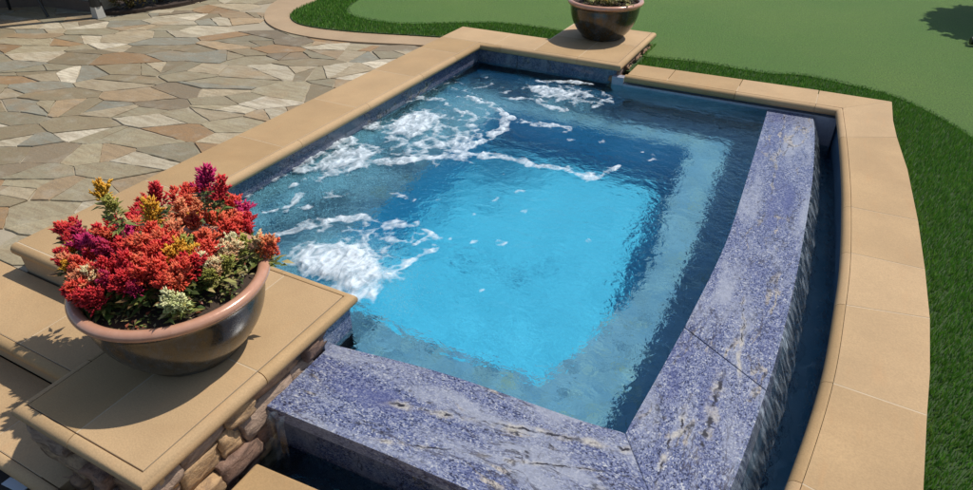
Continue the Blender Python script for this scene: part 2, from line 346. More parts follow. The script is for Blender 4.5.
# left run
ys = [Y0+NW, 1.62, 2.20, 2.82, 3.44, 4.02, YF+NW]
for a, b in zip(ys, ys[1:]): tile(XL, a, XR-NW, b)
FY1 = 4.68
for a, b in zip([XL, -2.2, -1.87], [-2.2, -1.87]): tile(a, YF+NW, b, FY1)
FPX0, FPX1, FPY1 = -1.88, -1.19, 5.25
for a, b in ((-1.87, -1.52), (-1.52, FPX1-NW)):
    tile(a, YF+NW, b, 4.80); tile(a, 4.80, b, FPY1-NW)
for a, b in ((XR-NW, -1.93), (-1.93, -1.545), (-1.545, PX1-NW)): tile(a, Y0+NW if b < -1.9 else .925, b, Y1-NW)
tile(PX0+NW, PY0+NW, -1.545, .925); tile(-1.545, PY0+NW, PX1-NW, .925)
# noses, in lengths with joints
def noses(pts, side, z, parent, joints=None, L=.75, mat=TAN, T=.052, name='coping_nosing', curve=False):
    if curve:
        cum = [0]
        for a, b in zip(pts, pts[1:]): cum.append(cum[-1]+math.dist(a, b))
        tot = cum[-1]; js = joints or [tot*i/round(tot/L) for i in range(round(tot/L)+1)]
        for a, b in zip(js, js[1:]):
            seg = [lerp_at(pts, cum, a+.0012)]+[p for p, c in zip(pts, cum) if a+.01 < c < b-.01]+[lerp_at(pts, cum, b-.0012)]
            nose(name, seg, side, z, mat, parent, T)
        return
    nose(name, pts, side, z, mat, parent, T)
def lerp_at(pts, cum, s):
    for i in range(len(pts)-1):
        if cum[i+1] >= s: t = (s-cum[i])/(cum[i+1]-cum[i]); return tuple(Vector(pts[i]).lerp(Vector(pts[i+1]), t))
    return tuple(pts[-1])
h_ = .0012
L1 = [(XL, Y0+NW), (-2.2, Y0+NW)]; noses([(XL, Y0+NW), (-2.235, Y0+NW)], -1, 0, spa); noses([(-2.233, Y0+NW), (PX0+NW, Y0+NW), (PX0+NW, .72)], -1, 0, spa)
noses([(PX0+NW, .717), (PX0+NW, PY0+NW), (-1.547, PY0+NW)], -1, 0, spa); noses([(-1.544, PY0+NW), (PX1-NW, PY0+NW), (PX1-NW, .923)], -1, 0, spa)
noses([(PX1-NW, .926), (PX1-NW, Y1-NW), (-1.57, Y1-NW)], -1, 0, spa); noses([(-1.572, Y1-NW), (XR-NW, Y1-NW), (XR-NW, 1.618)], -1, 0, spa)
for a, b in ((1.621, 2.30), (2.302, 2.9), (2.902, 3.5), (3.502, 3.95)): noses([(XR-NW, a), (XR-NW, b)], -1, 0, spa)
noses([(XR-NW, 3.952), (XR-NW, YF+NW), (-2.131, YF+NW)], -1, 0, spa)
noses([(-2.129, YF+NW), (-1.52, YF+NW)], -1, 0, spa); noses([(-1.518, YF+NW), (FPX1-NW, YF+NW), (FPX1-NW, 4.80)], -1, 0, spa)
noses([(FPX1-NW, 4.802), (FPX1-NW, FPY1-NW), (FPX0+NW, FPY1-NW), (FPX0+NW, FY1+.01)], -1, 0, spa)
# grout bed and cores under the coping
for r in (rect(XL+.006, Y0+.03, XR-NW, FY1-.006), rect(XR-NW, YF+NW, -1.88, FY1-.006), rect(XR-NW, Y0+.045, PX0+NW, Y1-NW-.002)):
    prism('grout_bed', r, -.052, -.0011, GROUT, spa)
for r in (rect(PX0+NW+.002, PY0+NW+.002, PX1-NW-.002, Y1-NW-.004), rect(-1.879, YF+NW+.002, FPX1-NW-.002, FPY1-NW-.002)): prism('grout_bed', r, -.0515, -.0012, GROUT, spa)
for r in (rect(XL+.01, Y0+.02, XR-.06, FY1-.02), rect(XR-.059, YF+.06, -1.87, FY1-.02), rect(XR-.059, Y0+.02, PX0+.03, Y1-.06)):
    prism('core', r, -1.3, -.0555, TANP, spa)
prism('pedestal_core', rect(PX0+.035, PY0+.04, PX1-.045, Y1-.06), -1.3, -.0557, MORT, spa); prism('pedestal_core', rect(FPX0+.03, YF+.061, FPX1-.045, FPY1-.04), -1.3, -.0557, MORT, spa)
# waterline granite facing on the inside walls
RB = .03
def facing(pts, z0, z1, mat, side=-1, name='waterline_granite'): return wall_strip(name, pts, z0, z1, mat, spa, thick=.024, side=side)
xs = [XR-RB]
for a, b in ((Y1-RB, 2.25), (2.252, 3.1), (3.102, 3.9), (3.902, YF+RB)): facing([(XR-RB, a), (XR-RB, b)], -.34, -.053, GRAND, 1)
for a, b in ((XR-RB+.001, -2.0), (-1.998, -1.62), (-1.618, FPX1-.035)): facing([(a, YF+RB), (b, YF+RB)], -.34, -.053, GRAND, 1)
facing([(XR-RB, Y1-RB), (PX1-.046, Y1-RB)], -.34, -.053, GRAND, -1)
facing([(PX1-.02, Y1-RB), (PX1-.02, 1.20)], -.34, -.053, GRAN, -1)
# granite ledge (overflow weir)
inner = smooth_curve([(-.195, YF+.03), (-.178, 3.86), (-.160, 3.26), (-.145, 2.70), (-.150, 2.37), (-.170, 2.0), (-.195, 1.65), (-.222, 1.335)])
outer = smooth_curve([(.070, YF+.03), (.106, 4.02), (.140, 3.45), (.151, 3.0), (.155, 2.52), (.147, 2.03), (.130, 1.69), (.092, 1.26), (.045, .962)])
nin = smooth_curve([(-.222, 1.335), (-.389, 1.318), (-.833, 1.298), (-1.21, 1.245), (-1.262, 1.24)]); nout = [(.045, .962), (-.52, .945), (-.84, .936), (-1.262, .915)]
def clip_curve(c, y0, y1):
    s = [p for p in c if y0-1e-6 <= p[1] <= y1+1e-6]
    def at(y):
        for a, b in zip(c, c[1:]):
            if (a[1]-y)*(b[1]-y) <= 0 and a[1] != b[1]: t = (y-a[1])/(b[1]-a[1]); return (a[0]+(b[0]-a[0])*t, y)
        return min(c, key=lambda p: abs(p[1]-y))
    a, b = at(y1), at(y0)
    s = [p for p in s if y0+.01 < p[1] < y1-.01]
    return [a]+s+[b]
def slab(ci, co, name='granite_slab', mat=GRAN):
    return prism(name, ci+co[::-1], GT-.05, GT, mat, spa, .003)
slab(clip_curve(inner, 1.907, YF+.03), clip_curve(outer, 1.717, YF+.03))
slab(clip_curve(inner, 1.336, 1.903), clip_curve(outer, .963, 1.713)+[(.04, .963)][:0])
slab([(p[0]-.001, p[1]-.001) for p in nin], [(p[0]-.001, p[1]) for p in nout], mat=GRANX)
for i, (a, b, c, d) in enumerate(((-.17, 1.905, .16, 1.715),)):
    prism('slab_joint', [(a, b-.003), (.128, d+.012), (.128, d+.020), (a, b+.003)], GT-.04, GT-.0012, GRAND, spa)
prism('slab_joint', [(-.222, 1.334), (.042, .965), (.046, .965), (-.216, 1.334)], GT-.04, GT-.0012, GRAND, spa)
# weir walls: inner face, battered outer face
inall = inner+nin[1:]; prism('weir_wall', [(p[0]+.010, p[1]) for p in inner]+[(p[0], p[1]-.010) for p in nin[1:]]+[(p[0], p[1]+.012) for p in nout[::-1][:-1]]+[(p[0]-.010, p[1]) for p in outer[::-1]], -1.2, GT-.0505, GRAND, spa)
o2 = [(x+.085, y) for x, y in outer]
def loft(name, A, B, zA, zB, mat, parent):
    V = [(x, y, zA) for x, y in A]+[(x, y, zB) for x, y in B]; n = len(A)
    return nmesh(name, V, np.array([(i, i+1, n+i+1, n+i) for i in range(n-1)]), mat, parent, True)
loft('weir_face', [(x-.006, y) for x, y in outer], o2, GT-.049, -.62, GRAN, spa)
# curtain of water running down the battered face
fa = resample([(x+.003, y) for x, y in outer], .02); A_, B_, C_, D_ = [], [], [], []
for i, (x, y) in enumerate(fa):
    k = mnoise.noise(Vector((y*9, 0, 3)))*.5+mnoise.noise(Vector((y*31, 5, 0)))*.35
    A_.append((x-.012, y, GT+.0015)); B_.append((x+.004, y, GT-.006)); C_.append((x+.058+.022*k, y-.012, -.25)); D_.append((x+.095+.035*k, y-.03, -.372))
n = len(fa); V = A_+B_+C_+D_
nmesh('falling_water', V, np.array([(r*n+i, r*n+i+1, (r+1)*n+i+1, (r+1)*n+i) for r in range(3) for i in range(n-1)]), FALL, spa, True)
V = []; 
for j, z in enumerate((GT+.001, GT-.02, -.26, -.372)):
    for i in range(7):
        x = -1.245+i*.011; V.append((x+(.012 if j > 1 else 0)+.004*math.sin(i*2+j), .905-.016*j-.008*math.sin(i*1.7), z))
nmesh('falling_water', V, np.array([(r*7+i, r*7+i+1, r*7+i+8, r*7+i+7) for r in range(3) for i in range(6)]), FALL, spa, True)
# pool interior
ZB, ZF = ZW-.45, ZW-.95
pool_out = [(XR-RB, Y1-RB), (PX1-.02, Y1-RB), (PX1-.02, 1.243)]+[(p[0], p[1]) for p in nin[::-1][1:]]+inner[::-1][1:]+[(-.20, YF+RB), (XR-RB, YF+RB)]
bin_ = [(-1.92, 1.72), (-1.5, 1.69), (-1.12, 1.655), (-.80, 1.668), (-.635, 1.68)]+smooth_curve([(-.605, 1.76), (-.54, 1.99), (-.462, 2.40), (-.470, 2.75), (-.52, 3.12), (-.555, 3.80)])+[(-.60, 3.92), (-1.88, 3.92), (-1.93, 3.86)]
bin_ = [(x+.006*mnoise.noise(Vector((x*9, y*9, 0))), y+.006*mnoise.noise(Vector((x*9, y*9, 7)))) for x, y in resample(bin_+[bin_[0]], .04)[:-1]]
ring_sheet('bench', pool_out, bin_, ZB, BENCH, spa)
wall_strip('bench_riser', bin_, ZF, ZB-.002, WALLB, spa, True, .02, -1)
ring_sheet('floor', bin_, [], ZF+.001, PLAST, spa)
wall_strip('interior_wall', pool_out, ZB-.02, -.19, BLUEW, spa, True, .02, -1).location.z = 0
# bench/riser edge trim of granite, drain cover on the floor
for (x, y) in ((-2.325, 1.9), (-2.325, 2.7), (-2.325, 3.5)):
    bm = bmesh.new(); bmesh.ops.create_cone(bm, cap_ends=True, segments=16, radius1=.035, radius2=.03, depth=.02, matrix=Matrix.Translation((x, y, -.38))@Matrix.Rotation(math.pi/2, 4, 'Y')); bobj('jet_nozzle', bm, GREYP, spa)
# ---------------------------------------------------------------- ledgestone on the pedestals
def veneer(name, p0, p1, ztop, zbot, nrm, parent, seed, lo=.08, hi=.24, rh=(.045, .095)):
    r = random.Random(seed); L = math.dist(p0, p1); tx, ty = (p1[0]-p0[0])/L, (p1[1]-p0[1])/L
    V, Fc, T = [], [], []; z = ztop
    cols = [(.42, .24, .13), (.33, .18, .11), (.50, .33, .19), (.27, .16, .11), (.54, .34, .17), (.40, .28, .20)]
    while z > zbot:
        h = r.uniform(*rh); s = -.02-r.random()*.05
        while s < L:
            l = r.uniform(lo, hi); d = r.uniform(.008, .042); c = r.choice(cols); k = r.uniform(.8, 1.2); til = r.uniform(-.16, .16); cutz = r.uniform(-.5, .5); cutx = r.uniform(-.45, .45)
            bm = bmesh.new(); bmesh.ops.create_cube(bm, size=1); bmesh.ops.subdivide_edges(bm, edges=bm.edges[:], cuts=4, use_grid_fill=True)
            s0, s1 = max(s, -.005), min(s+l, L+.004)
            if s1-s0 > .02:
                b0 = len(V)
                for v in bm.verts:
                    co = v.co.copy(); q = Vector((co.x*.5, co.y*.5, co.z*.5)).normalized()*.5
                    e = co.lerp(q*1.2, .05); u = e.x*(s1-s0-.003)+(s0+s1)/2; ww = e.z*(h-.002)+z-h/2+e.x*til*(s1-s0); dd = (e.y+.5)*(d+.03)-.03
                    dd -= max(0, e.z*cutz+e.x*cutx)*.07; nn = mnoise.noise(Vector((u*26+seed*7, dd*26, ww*34)))*.012+abs(mnoise.noise(Vector((u*60+seed, dd*50, ww*90))))*.010-.004
                    dd += nn; u += nn*.5; ww = min(ww+nn*.5, ztop+.001)
                    V.append((p0[0]+tx*u+nrm[0]*dd, p0[1]+ty*u+nrm[1]*dd, ww)); T.append([x*k for x in c])
                for f in bm.faces: Fc.append([b0+v.index for v in f.verts])
            bm.free(); s += l
        z -= h
    o = nmesh(name, V, np.array(Fc), VEN, parent, False, np.array(T)); 
    return o
veneer('stone_veneer', (PX1-.045, PY0+.03), (PX1-.045, 1.235), -.055, -.50, (1, 0), spa, 3)
veneer('stone_veneer', (PX0+.025, PY0+.045), (PX1-.03, PY0+.045), -.055, -.55, (0, -1), spa, 5)
veneer('stone_veneer', (FPX1-.045, YF+.03), (FPX1-.045, FPY1-.03), -.055, -.22, (1, 0), spa, 9, .04, .11, (.03, .05))
prism('corner_block', rect(FPX1-.055, YF-.002, FPX1+.03, YF+.055), -.40, -.088, GRANL, spa, .002)
# ---------------------------------------------------------------- water surfaces
def vnoise(x, y, seed=0):
    xi, yi = np.floor(x).astype(int), np.floor(y).astype(int); xf, yf = x-xi, y-yi
    def hsh(a, b): return (np.sin(a*127.1+b*311.7+seed*74.7)*43758.5453) % 1
    u, v = xf*xf*xf*(xf*(xf*6-15)+10), yf*yf*yf*(yf*(yf*6-15)+10)
    return (hsh(xi, yi)*(1-u)+hsh(xi+1, yi)*u)*(1-v)+(hsh(xi, yi+1)*(1-u)+hsh(xi+1, yi+1)*u)*v
def fbm(x, y, s, o=3, seed=0):
    r = 0; a = .5
    for k in range(o): r = r+a*(vnoise(x*s, y*s, seed+k)-.5); s *= 2.03; a *= .5
    return r
# foam drawn where the jets churn: (photo polyline, width m, strength)
strokes = [([(460,151),(484,142),(502,130),(507,116),(487,105),(466,97)],.035,.9),([(507,116),(520,122),(533,123),(560,126)],.022,.8),
 ([(303,168),(312,158),(330,150),(352,140)],.05,.8),([(380,163),(410,160),(440,158),(460,157)],.05,.9),([(370,126),(400,120),(430,122),(450,132)],.06,.7),
 ([(393,105),(420,98),(440,100)],.03,.6),([(456,128),(462,118),(458,108),(446,104)],.022,.75),([(478,132),(470,125),(474,117),(466,112)],.022,.75),([(400,140),(430,146),(456,144),(472,136)],.05,.8),
 ([(537,82),(566,82),(590,84)],.035,.85),([(600,88),(609,100),(592,107)],.026,.7),([(566,109),(547,106),(535,100),(512,99)],.028,.8),([(508,92),(520,87)],.02,.6),([(545,95),(565,90),(585,94),(570,101)],.05,.8),
 ([(460,97),(486,101),(508,114),(504,127),(513,117),(530,122),(540,125),(571,127)],.028,.85),([(476,88),(490,86),(510,88)],.02,.5),
 ([(460,156),(490,156),(521,159),(534,164),(566,167),(587,176),(603,172),(619,167)],.024,.8),([(500,133),(480,142),(460,151)],.022,.8),
 ([(280,234),(300,229),(316,225),(340,219),(368,217),(381,224),(414,224),(430,236)],.028,.8),([(430,236),(411,245),(387,251)],.03,.8),([(436,248),(420,255),(405,265),(378,279)],.025,.8),
 ([(387,224),(390,239),(411,245)],.022,.7),([(347,227),(350,242)],.022,.6),([(368,217),(362,230),(368,246)],.022,.6),([(332,224),(318,236),(300,250)],.022,.6),([(381,224),(372,232),(350,236)],.018,.6),
 ([(264,212),(288,207),(302,192)],.022,.75),([(286,212),(310,207)],.02,.7),([(336,196),(348,195),(355,192)],.032,.8),([(392,192),(405,195),(416,199)],.022,.8),([(291,187),(306,180)],.018,.7),
 ([(230,225),(250,196),(262,188)],.02,.5),([(244,196),(270,182),(300,166)],.03,.45)]
spots = [(600,142,.03),(647,160,.04),(566,133,.032),(495,200,.026),(473,202,.022),(520,194,.024),(475,244,.022),(500,243,.03),(585,241,.026),(492,84,.02),(505,82,.016),(570,139,.02),(618,134,.016),(628,143,.014),(640,152,.014),(505,175,.012),(527,211,.02),(440,200,.018),(470,215,.014),(452,238,.018),(480,292,.016),(650,155,.022),(664,158,.012),(487,78,.02),(520,80,.016)]
blobs = [([298,251],[332,248],[372,251],[392,266],[375,300],[341,282],[310,268])]
def seg_d(X, Y, a, b):
    ax, ay = a; dx, dy = b[0]-ax, b[1]-ay; t = np.clip(((X-ax)*dx+(Y-ay)*dy)/(dx*dx+dy*dy+1e-9), 0, 1)
    return np.hypot(X-ax-t*dx, Y-ay-t*dy)
def foam_field(X, Y):
    wx = X+.05*fbm(X, Y, 7, 3, 5)+.02*fbm(X, Y, 25, 2, 8); wy = Y+.07*fbm(X, Y, 7, 3, 15)+.03*fbm(X, Y, 25, 2, 18)
    f = np.zeros_like(X); wv_ = np.clip(.15+1.7*vnoise(X*8, Y*8, 63)+.4*fbm(X, Y, 30, 2, 64), .22, 1.9); fr_ = np.clip(.45+1.5*vnoise(X*15+3, Y*15, 66), .3, 1)
    for pl, wd, s in strokes:
        q = [P(x, y, ZW) for x, y in pl]
        for a, b in zip(q, q[1:]): f = np.maximum(f, s*1.4*np.clip(1.6-seg_d(wx, wy, a, b)/(wd*wv_), 0, 1)*fr_)
    for x, y, r in spots:
        a = P(x, y, ZW); f = np.maximum(f, .72*np.clip(1.5-np.hypot((wx-a[0]), (wy-a[1])*.8)/r, 0, 1))
    # churned areas
    for (x, y), rx, ry, s in (((345, 160), .16, .24, 1.2), ((415, 124), .16, .26, 1.35), ((430, 148), .26, .24, .85), ((340, 264), .26, .15, 1.5), ((360, 285), .14, .14, 1.2), ((565, 95), .24, .20, .80), ((552, 92), .22, .12, 1.25), ((460, 118), .34, .42, .5), ((380, 236), .28, .16, .62), ((440,86), .3, .3, .4)):
        a = P(x, y, ZW); d = np.hypot((wx-a[0])/rx, (wy-a[1])/ry); f = np.maximum(f, s*np.clip(1.35-d*d*.9, 0, 1))
    return f
def haze_field(X, Y):
    f = np.zeros_like(X)
    for (x, y), rx, ry, s in (((342, 165), .30, .46, .8), ((425, 125), .30, .42, .65), ((336, 262), .28, .24, .85), ((560, 98), .35, .3, .35), ((262, 205), .26, .55, .6), ((360, 130), .34, .6, .75), ((280, 190), .28, .8, .75), ((455, 100), .40, .4, .4)):
        a = P(x, y, ZW); f = np.maximum(f, s*np.exp(-(((X-a[0])/rx)**2+((Y-a[1])/ry)**2)*1.3))
    return np.clip(f*1.2+.25*fbm(X, Y, 6, 3, 31)*(f > .02), 0, 1)
def inside(X, Y, poly):
    c = np.zeros(X.shape, bool); n = len(poly)
    for i in range(n):
        x0, y0 = poly[i]; x1, y1 = poly[(i+1) % n]
        if y0 == y1: continue
        c ^= ((y0 > Y) != (y1 > Y)) & (X < (x1-x0)*(Y-y0)/(y1-y0)+x0)
    return c
def height(X, Y):
    wx = X+.08*fbm(X, Y, 4, 2, 41); wy = Y+.08*fbm(X, Y, 4, 2, 42)
    hz = haze_field(X, Y)
    base = .0035*fbm(wx, wy, 7, 3, 51)+.0034*fbm(wx*1.0, wy*1.5, 19, 3, 55)
    rough = .016*fbm(wx, wy, 13, 3, 61)*hz+.020*hz*hz
    return (base*(1+.6*hz)+rough)*.22+.0024*fbm(wx, wy, 5.5, 2, 88)+.0008*fbm(wx, wy, 12, 1, 89)
step = .0065
gx = np.arange(-2.36, -.10, step); gy = np.arange(1.20, 4.38, step); X, Y = np.meshgrid(gx, gy); ny, nx = X.shape
edge = np.clip(np.minimum(np.minimum(X-gx[0]-.03, gx[-1]-X), np.minimum(4.34-Y, Y-1.2))/.15, 0, 1)
Z = ZW+np.clip(height(X, Y), -.004, .03)*(edge*.8+.2)
Z = np.where(X > -.35, ZW+(Z-ZW)*np.clip((-.13-X)/.22, .25, 1), Z)
V = np.stack([X, Y, Z], -1).reshape(-1, 3); idx = np.arange(nx*ny).reshape(ny, nx)
Q = np.stack([idx[:-1, :-1], idx[:-1, 1:], idx[1:, 1:], idx[1:, :-1]], -1).reshape(-1, 4)
big_out = [(XR-RB-.004, Y1-RB-.004), (PX1-.016, Y1-RB-.004), (PX1-.016, 1.235)]+[(p[0], p[1]-.009) for p in nin[::-1][1:-1]]+[(p[0]+.009, p[1]) for p in inner[::-1][1:]]+[(-.18, YF+RB+.004), (XR-RB-.004, YF+RB+.004)]
cx, cyy = X[:-1, :-1].ravel()+step/2, Y[:-1, :-1].ravel()+step/2
keep = inside(cx, cyy, big_out); Qk = Q[keep]
def compact(V, Fk, *at):
    u, inv = np.unique(Fk, return_inverse=True); return V[u], inv.reshape(Fk.shape), [a[u] for a in at]
Vw, Fw, _ = compact(V, Qk)
water = nmesh('spa_water', Vw, Fw, WATER, None, True); struct(water, 'clear turquoise bubbling water filling the raised spa', 'water')
def cell_edge(x, y, sc, seed):
    x, y = x*sc, y*sc; xi, yi = np.floor(x), np.floor(y); f1 = np.full(x.shape, 9.); f2 = np.full(x.shape, 9.)
    for a in (-1, 0, 1):
        for b in (-1, 0, 1):
            cx_, cy_ = xi+a, yi+b; h1 = (np.sin(cx_*127.1+cy_*311.7+seed)*43758.5453) % 1; h2 = (np.sin(cx_*269.5+cy_*183.3+seed)*43758.5453) % 1
            d = np.hypot(cx_+h1-x, cy_+h2-y); f2 = np.minimum(f2, np.maximum(f1, d)); f1 = np.minimum(f1, d)
    return f2-f1
def foam_alpha(X, Y):
    f = foam_field(X, Y); wx = X+.06*fbm(X, Y, 6, 3, 91); wy = Y+.08*fbm(X, Y, 6, 3, 92)
    e1 = np.minimum(cell_edge(wx, wy, 9, 3), .5); e2 = np.minimum(cell_edge(wx+.01*fbm(X, Y, 40, 2, 6), wy, 24, 8), .45)
    soft = np.clip(f-1.0, 0, 1)                       # churned cores stay solid and smooth
    e = f-(1.25*e1+.85*e2)*(1-soft)+.9*fbm(wx, wy, 22, 4, 95)*(1-soft*.6)-.12
    return np.where(f > .06, e, -1)
fs_ = .0048; fgx = np.arange(-2.34, -.25, fs_); fgy = np.arange(1.34, 4.34, fs_); FX, FY = np.meshgrid(fgx, fgy); FE = foam_alpha(FX, FY)
FZ = ZW+np.clip(height(FX, FY), -.004, .03)+.0022+.007*np.clip(FE, 0, 1.2)*haze_field(FX, FY)+.009*np.clip(FE-.45, 0, .8)*(.6+1.6*vnoise(FX*16, FY*16, 12))
fid = np.arange(FX.size).reshape(FX.shape); FQ = np.stack([fid[:-1, :-1], fid[:-1, 1:], fid[1:, 1:], fid[1:, :-1]], -1).reshape(-1, 4)
kf = (np.maximum(np.maximum(FE[:-1, :-1], FE[1:, :-1]), np.maximum(FE[:-1, 1:], FE[1:, 1:])).ravel() > .02) & inside(FX[:-1, :-1].ravel()+fs_/2, FY[:-1, :-1].ravel()+fs_/2, big_out)
Vs_, Fs_, (fa_,) = compact(np.stack([FX, FY, FZ], -1).reshape(-1, 3), FQ[kf], FE.reshape(-1))
fo = nmesh('foam', Vs_, Fs_, FOAM, None, True); at_ = fo.data.attributes.new('foam', 'FLOAT', 'POINT'); at_.data.foreach_set('value', fa_.astype(np.float32))
hz_ = haze_field(Vw[:, 0], Vw[:, 1])*.8+.25*np.exp(-((Vw[:, 0]+.9)**2+(Vw[:, 1]-2.4)**2)/.05); at_ = water.data.attributes.new('haze', 'FLOAT', 'POINT'); at_.data.foreach_set('value', hz_.astype(np.float32))
tag(fo, 'white froth and lacy foam streaks floating over the spa jets', 'foam', None, 'stuff')
rb = np.random.RandomState(5); NB = 2200000; bx_, by_ = rb.uniform(-2.33, -.3, NB), rb.uniform(1.35, 4.34, NB); hb = haze_field(bx_, by_)*(.35+1.3*vnoise(bx_*9+by_*3, by_*9, 77))
kb = (rb.rand(NB) < hb**1.3*.9) & inside(bx_, by_, pool_out); bx_, by_, hb = bx_[kb], by_[kb], hb[kb]; NB = len(bx_)
bz_ = ZW-.012-rb.uniform(0, .10, NB)*rb.rand(NB); br_ = rb.uniform(.0007, .0014, NB)
tet = np.array([(1, 0, -.4), (-.5, .87, -.4), (-.5, -.87, -.4), (0, 0, .9)]); th_ = rb.uniform(0, 6.28, NB)
cc_, ss_ = np.cos(th_)[:, None], np.sin(th_)[:, None]; tx_ = tet[None, :, 0]*cc_-tet[None, :, 1]*ss_; ty_ = tet[None, :, 0]*ss_+tet[None, :, 1]*cc_
VB = np.stack([bx_[:, None]+tx_*br_[:, None]*1.5, by_[:, None]+ty_*br_[:, None]*1.5, bz_[:, None]+tet[None, :, 2]*br_[:, None]], -1).reshape(-1, 3)
FB = (np.arange(NB)[:, None, None]*4+np.array([[0, 1, 3], [1, 2, 3], [2, 0, 3]])[None]).reshape(-1, 3)
ae = nmesh('air_bubbles', VB, FB, AER); tag(ae, 'milky cloud of fine air bubbles just under the spa surface', 'bubbles', None, 'stuff')
# ================================================================ OVERFLOW CHANNEL
ZG = -.06
ch = thing('overflow_channel', 'sunken catch channel with curved tan coping round the blue granite ledge', 'water channel', (.3, 2.6, ZG))
gi = smooth_curve([(.222, 4.315), (.262, 3.86), (.300, 3.32), (.318, 2.95), (.330, 2.53), (.326, 2.2), (.308, 1.76), (.253, 1.30), (.165, .78)], 10)
go = [(.492, 4.575), (.495, 4.24), (.512, 3.975), (.553, 3.55), (.581, 3.007), (.591, 2.595), (.592, 2.26), (.578, 1.95), (.561, 1.746), (.540, 1.45), (.52, 1.22), (.44, .70)]
cuts = [(3.850, 3.975), (2.999, 3.007), (2.586, 2.595), (2.206, 2.261), (1.759, 1.746), (1.323, 1.26), (.80, .76)]
prism('coping_stone', [(.222+g, 4.315+g), (.492, 4.575), (.495, 4.24), (.512, 3.975)]+clip_curve(gi, 3.852, 4.315)[::-1][:-1], ZG-.05, ZG, TAN, ch, .0018)
for (a, b), (c, d) in zip(cuts, cuts[1:]):
    I = clip_curve(gi, c+g, a-g); O = clip_curve(go, d+g, b-g); prism('coping_stone', I+O[::-1], ZG-.05, ZG-rs.rand()*.001, TAN, ch, .0018)
for a, b in ((-1.14, -.865), (-.865, -.408), (-.408, .071), (.071, .222)): 
    pts = [(a+g, 4.315), (b-g, 4.315), (b-g, 4.562+.03*(b+1.14)/1.36), (a+g, 4.562+.03*(a+1.14)/1.36)]
    if b == .222: pts = [(a+g, 4.315), (b-.001, 4.315+.002), (.488, 4.577), (a+g, 4.585)]
    prism('coping_stone', pts, ZG-.05, ZG, TAN, ch, .0018)
noses([(-1.15, 4.315), (-.41, 4.315)], -1, ZG, ch); noses([(-.407, 4.315), (.070, 4.315)], -1, ZG, ch)
noses([(.072, 4.315), (.222, 4.315)]+clip_curve(gi, 3.852, 4.26)[1:], -1, ZG, ch)
for (a, b), (c, d) in zip(cuts, cuts[1:]): noses(clip_curve(gi, c+.001, a-.001), -1, ZG, ch)
prism('grout_bed', [(-1.14, 4.32), (.225, 4.32)]+gi[3:]+go[::-1], ZG-.052, ZG-.0013, GROUT, ch)
prism('channel_wall', [(p[0]+.004, p[1]) for p in gi]+[(p[0]-.03, p[1]) for p in go[::-1]]+[(.2, 4.55)], -.62, ZG-.0525, CHW, ch)
prism('channel_wall', rect(-1.16, YF+.03, .225, 4.53), -.62, ZG-.0525, CHW, ch)
prism('tile_ledge', rect(-1.158, YF-.010, .215, YF+.0295), -.40, -.128, GRANL, ch, .002)
# near slab of the channel and its wall
prism('coping_stone', [(-1.225, .30), (-.75, .30), (-.75, .832), (-1.225, .800)], -.31, -.26, TAN, ch, .012, 4)
prism('coping_stone', [(-.746, .30), (.15, .30), (.15, .868), (-.746, .833)], -.31, -.26, TAN, ch, .012, 4)
prism('channel_wall', [(-1.24, .32), (.14, .32), (.14, .84), (-1.24, .775)], -.62, -.3105, GRAND, ch)
prism('channel_floor', [(-1.25, .76), (.2, .80), (.35, 2.0), (.35, 4.34), (0, 4.34), (.0, 1.0), (-1.25, .94)], -.64, -.60, CHM, ch)
gx2 = np.arange(-1.27, .36, .012); gy2 = np.arange(.76, 4.36, .012); X2, Y2 = np.meshgrid(gx2, gy2)
Z2 = -.315+.012*fbm(X2, Y2, 9, 3, 71); V2 = np.stack([X2, Y2, Z2], -1).reshape(-1, 3); i2 = np.arange(X2.size).reshape(X2.shape)
Q2 = np.stack([i2[:-1, :-1], i2[:-1, 1:], i2[1:, 1:], i2[1:, :-1]], -1).reshape(-1, 4)
chp = [(-1.26, .77), (.16, .80)]+[(p[0]+.006, p[1]) for p in gi[::-1]]+[(.0, 4.345)]+[(p[0]+.0, p[1]) for p in outer[:-1]]+[(-.03, .97), (-.6, .955), (-1.26, .93)]
k2 = inside(X2[:-1, :-1].ravel()+.006, Y2[:-1, :-1].ravel()+.006, chp); Va, Fa, _ = compact(V2, Q2[k2])
cw = nmesh('channel_water', Va, Fa, WATER2, None, True); struct(cw, 'dark rippled water lying in the overflow channel', 'water')
# ================================================================ STEPS
st = thing('garden_steps', 'tan stone steps going down left of the near flower bowl', 'steps', (-2.8, .7, -.13))
for (z, y0, y1, js) in ((-.13, .69, .995, (-4.0, -3.4, -2.83, -2.235, PX0+.02)), (-.27, .425, .715, (-4.0, -3.3, -2.62, -2.06, -1.69))):
    for a, b in zip(js, js[1:]):
        prism('tread', rect(a+g, y0+NW+g, b-g, y1), z-.05, z-rs.rand()*.0006, TAN, st, .0018)
        noses([(a+.001, y0+NW), (b-.001, y0+NW)], -1, z, st, name='tread_nosing')
    prism('grout_bed', rect(-3.99, y0+NW+.001, PX0+.02, y1), z-.0515, z-.0014, GROUT, st); prism('riser', rect(-4.0, y0+.03, PX0+.03, y1), z-.14, z-.0525, TANP, st)
